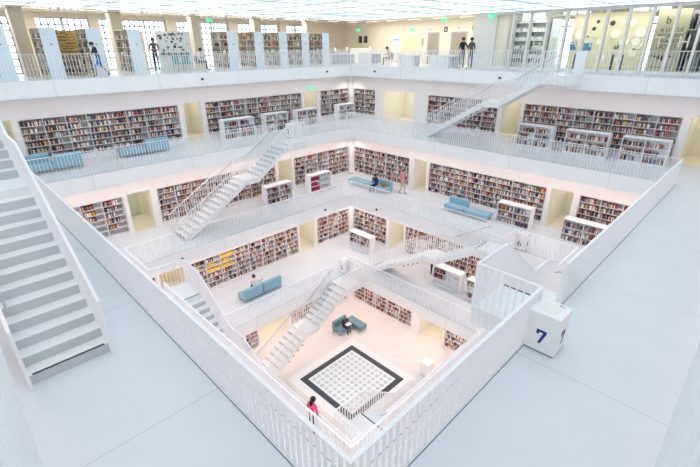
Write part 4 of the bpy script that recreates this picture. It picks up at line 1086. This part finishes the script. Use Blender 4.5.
BM = book_mesh(); cand = []
for i, bk in enumerate(BOOKS):
    if bk[9] is None: continue
    side, s0, s1, d0, d1, z0, z1 = bk[:7]
    x, y = L2W(side, (s0 + s1) / 2, d0); v = CAMP - Vector((x, y, (z0 + z1) / 2)); dist = v.length
    nx, ny = L2W(side, 0, -1); facing = max(0, (v.x * nx + v.y * ny) / dist)
    cand.append(((s1 - s0) * (z1 - z0) * facing / dist ** 2, i))
cand.sort(reverse=True); single = {i for _, i in cand if BOOKS[i][9][0] in ('left upper bookcase', 'middle upper bookcase', 'right upper bookcase', 'sofa bookcase', 'railside bookcase')}
single = set([i for _, i in cand if i in single][:300])
NUM = 'zeroth first second third fourth fifth sixth seventh eighth ninth tenth eleventh twelfth 13th 14th 15th 16th 17th 18th 19th 20th 21st 22nd 23rd 24th 25th 26th 27th 28th 29th 30th 31st 32nd 33rd 34th 35th 36th 37th 38th 39th 40th'.split()
mass = MB()
for i, bk in enumerate(BOOKS):
    side, s0, s1, d0, d1, z0, z1, c, nm, tg, num, face = bk
    if i in single:
        o = link('book', BM, None, at(side, s0, d0, z0), ROT[side]); o.scale = (s1 - s0, d1 - d0, z1 - z0); o.color = (*c, 1)
        case, row, bay = tg
        tag(o, '%s book, %s from left, %s shelf, %s half, %s' % (nm, NUM[num], row, bay, case.replace('upper bookcase', 'upper right low bookcase').replace('sofa bookcase', 'low bookcase by blue sofa').replace('railside bookcase', 'low bookcase by railing')), 'book', 'books in the low bookcases on the right')
    else:
        p = [L2W(side, a, b_) for a, b_ in ((s0, d0), (s1, d0), (s1, d1), (s0, d1))]
        mass.add([(x, y, z0) for x, y in p] + [(x, y, z1) for x, y in p], [(0, 3, 2, 1), (4, 5, 6, 7), (0, 1, 5, 4), (1, 2, 6, 5), (2, 3, 7, 6), (3, 0, 4, 7)], 0, (*c, 1))
tag(mass.obj('books', 'books'), 'rows of many coloured books filling the shelves of every gallery', 'books', None, 'stuff')

# ---------------------------------------------------------------- light
wd = bpy.data.worlds.new('sky'); sc.world = wd; wd.use_nodes = True
bg = wd.node_tree.nodes['Background']; bg.inputs[0].default_value = (.86, .91, 1.0, 1); bg.inputs[1].default_value = 3.6


def area(name, loc, rot, sx, sy, e, col):
    ld = bpy.data.lights.new(name, 'AREA'); ld.shape = 'RECTANGLE'; ld.size = sx; ld.size_y = sy; ld.energy = e; ld.color = col
    o = link(name, ld, None, loc); o.rotation_euler = rot; return o


WARM = (1.0, .74, .66)
for k in (4, 5, 6, 7):                                            # linear lamps in the soffits along the shelf walls
    zt = F[k + 1] - T - .03
    for side in 'NESW':
        x, y = L2W(side, 0, W[k] - 1.15); area('soffit_lamp', (x, y, zt), (0, 0, ROT[side]), 2 * W[k] - 3, .12, {4: 9, 5: 8, 6: 6.5, 7: 2.6}[k] * (2 * W[k] - 3), WARM)
for k in (4, 5, 6, 7):                                            # downlight in the far corner
    zt = F[k + 1] - T - .02
    ld = bpy.data.lights.new('corner_downlight', 'SPOT'); ld.energy = 70; ld.spot_size = 2.2; ld.spot_blend = .6; ld.shadow_soft_size = .08; ld.color = (1, .9, .84)
    link('corner_downlight', ld, None, (W[k] - .85, W[k] - .85, zt))
area('lift_lobby_lamp', (16.3, 9.0, CEIL - .05), (0, 0, 0), .8, 12, 170, (1, .88, .74))
area('glazed_room_fill', (15.55, -4.5, CEIL - .05), (0, 0, 0), 1.2, 11, 150, (1, .95, .85))  # unseen fill light, set to brighten the boards behind the glass
area('row_lamp', (2.0, 16.6, CEIL - .05), (0, 0, 0), 24, .5, 330, (1, .95, .88))

# ---------------------------------------------------------------- view
vs = sc.view_settings; vs.view_transform = 'Standard'; vs.look = 'None'; vs.gamma = 1.0; vs.use_curve_mapping = False; vs.exposure = 0.43
sc.display_settings.display_device = 'sRGB'
cy_ = sc.cycles
cy_.max_bounces = 10; cy_.diffuse_bounces = 7; cy_.glossy_bounces = 3; cy_.transparent_max_bounces = 12; cy_.use_denoising = True; cy_.caustics_reflective = False; cy_.caustics_refractive = False
cy_.sample_clamp_indirect = 6
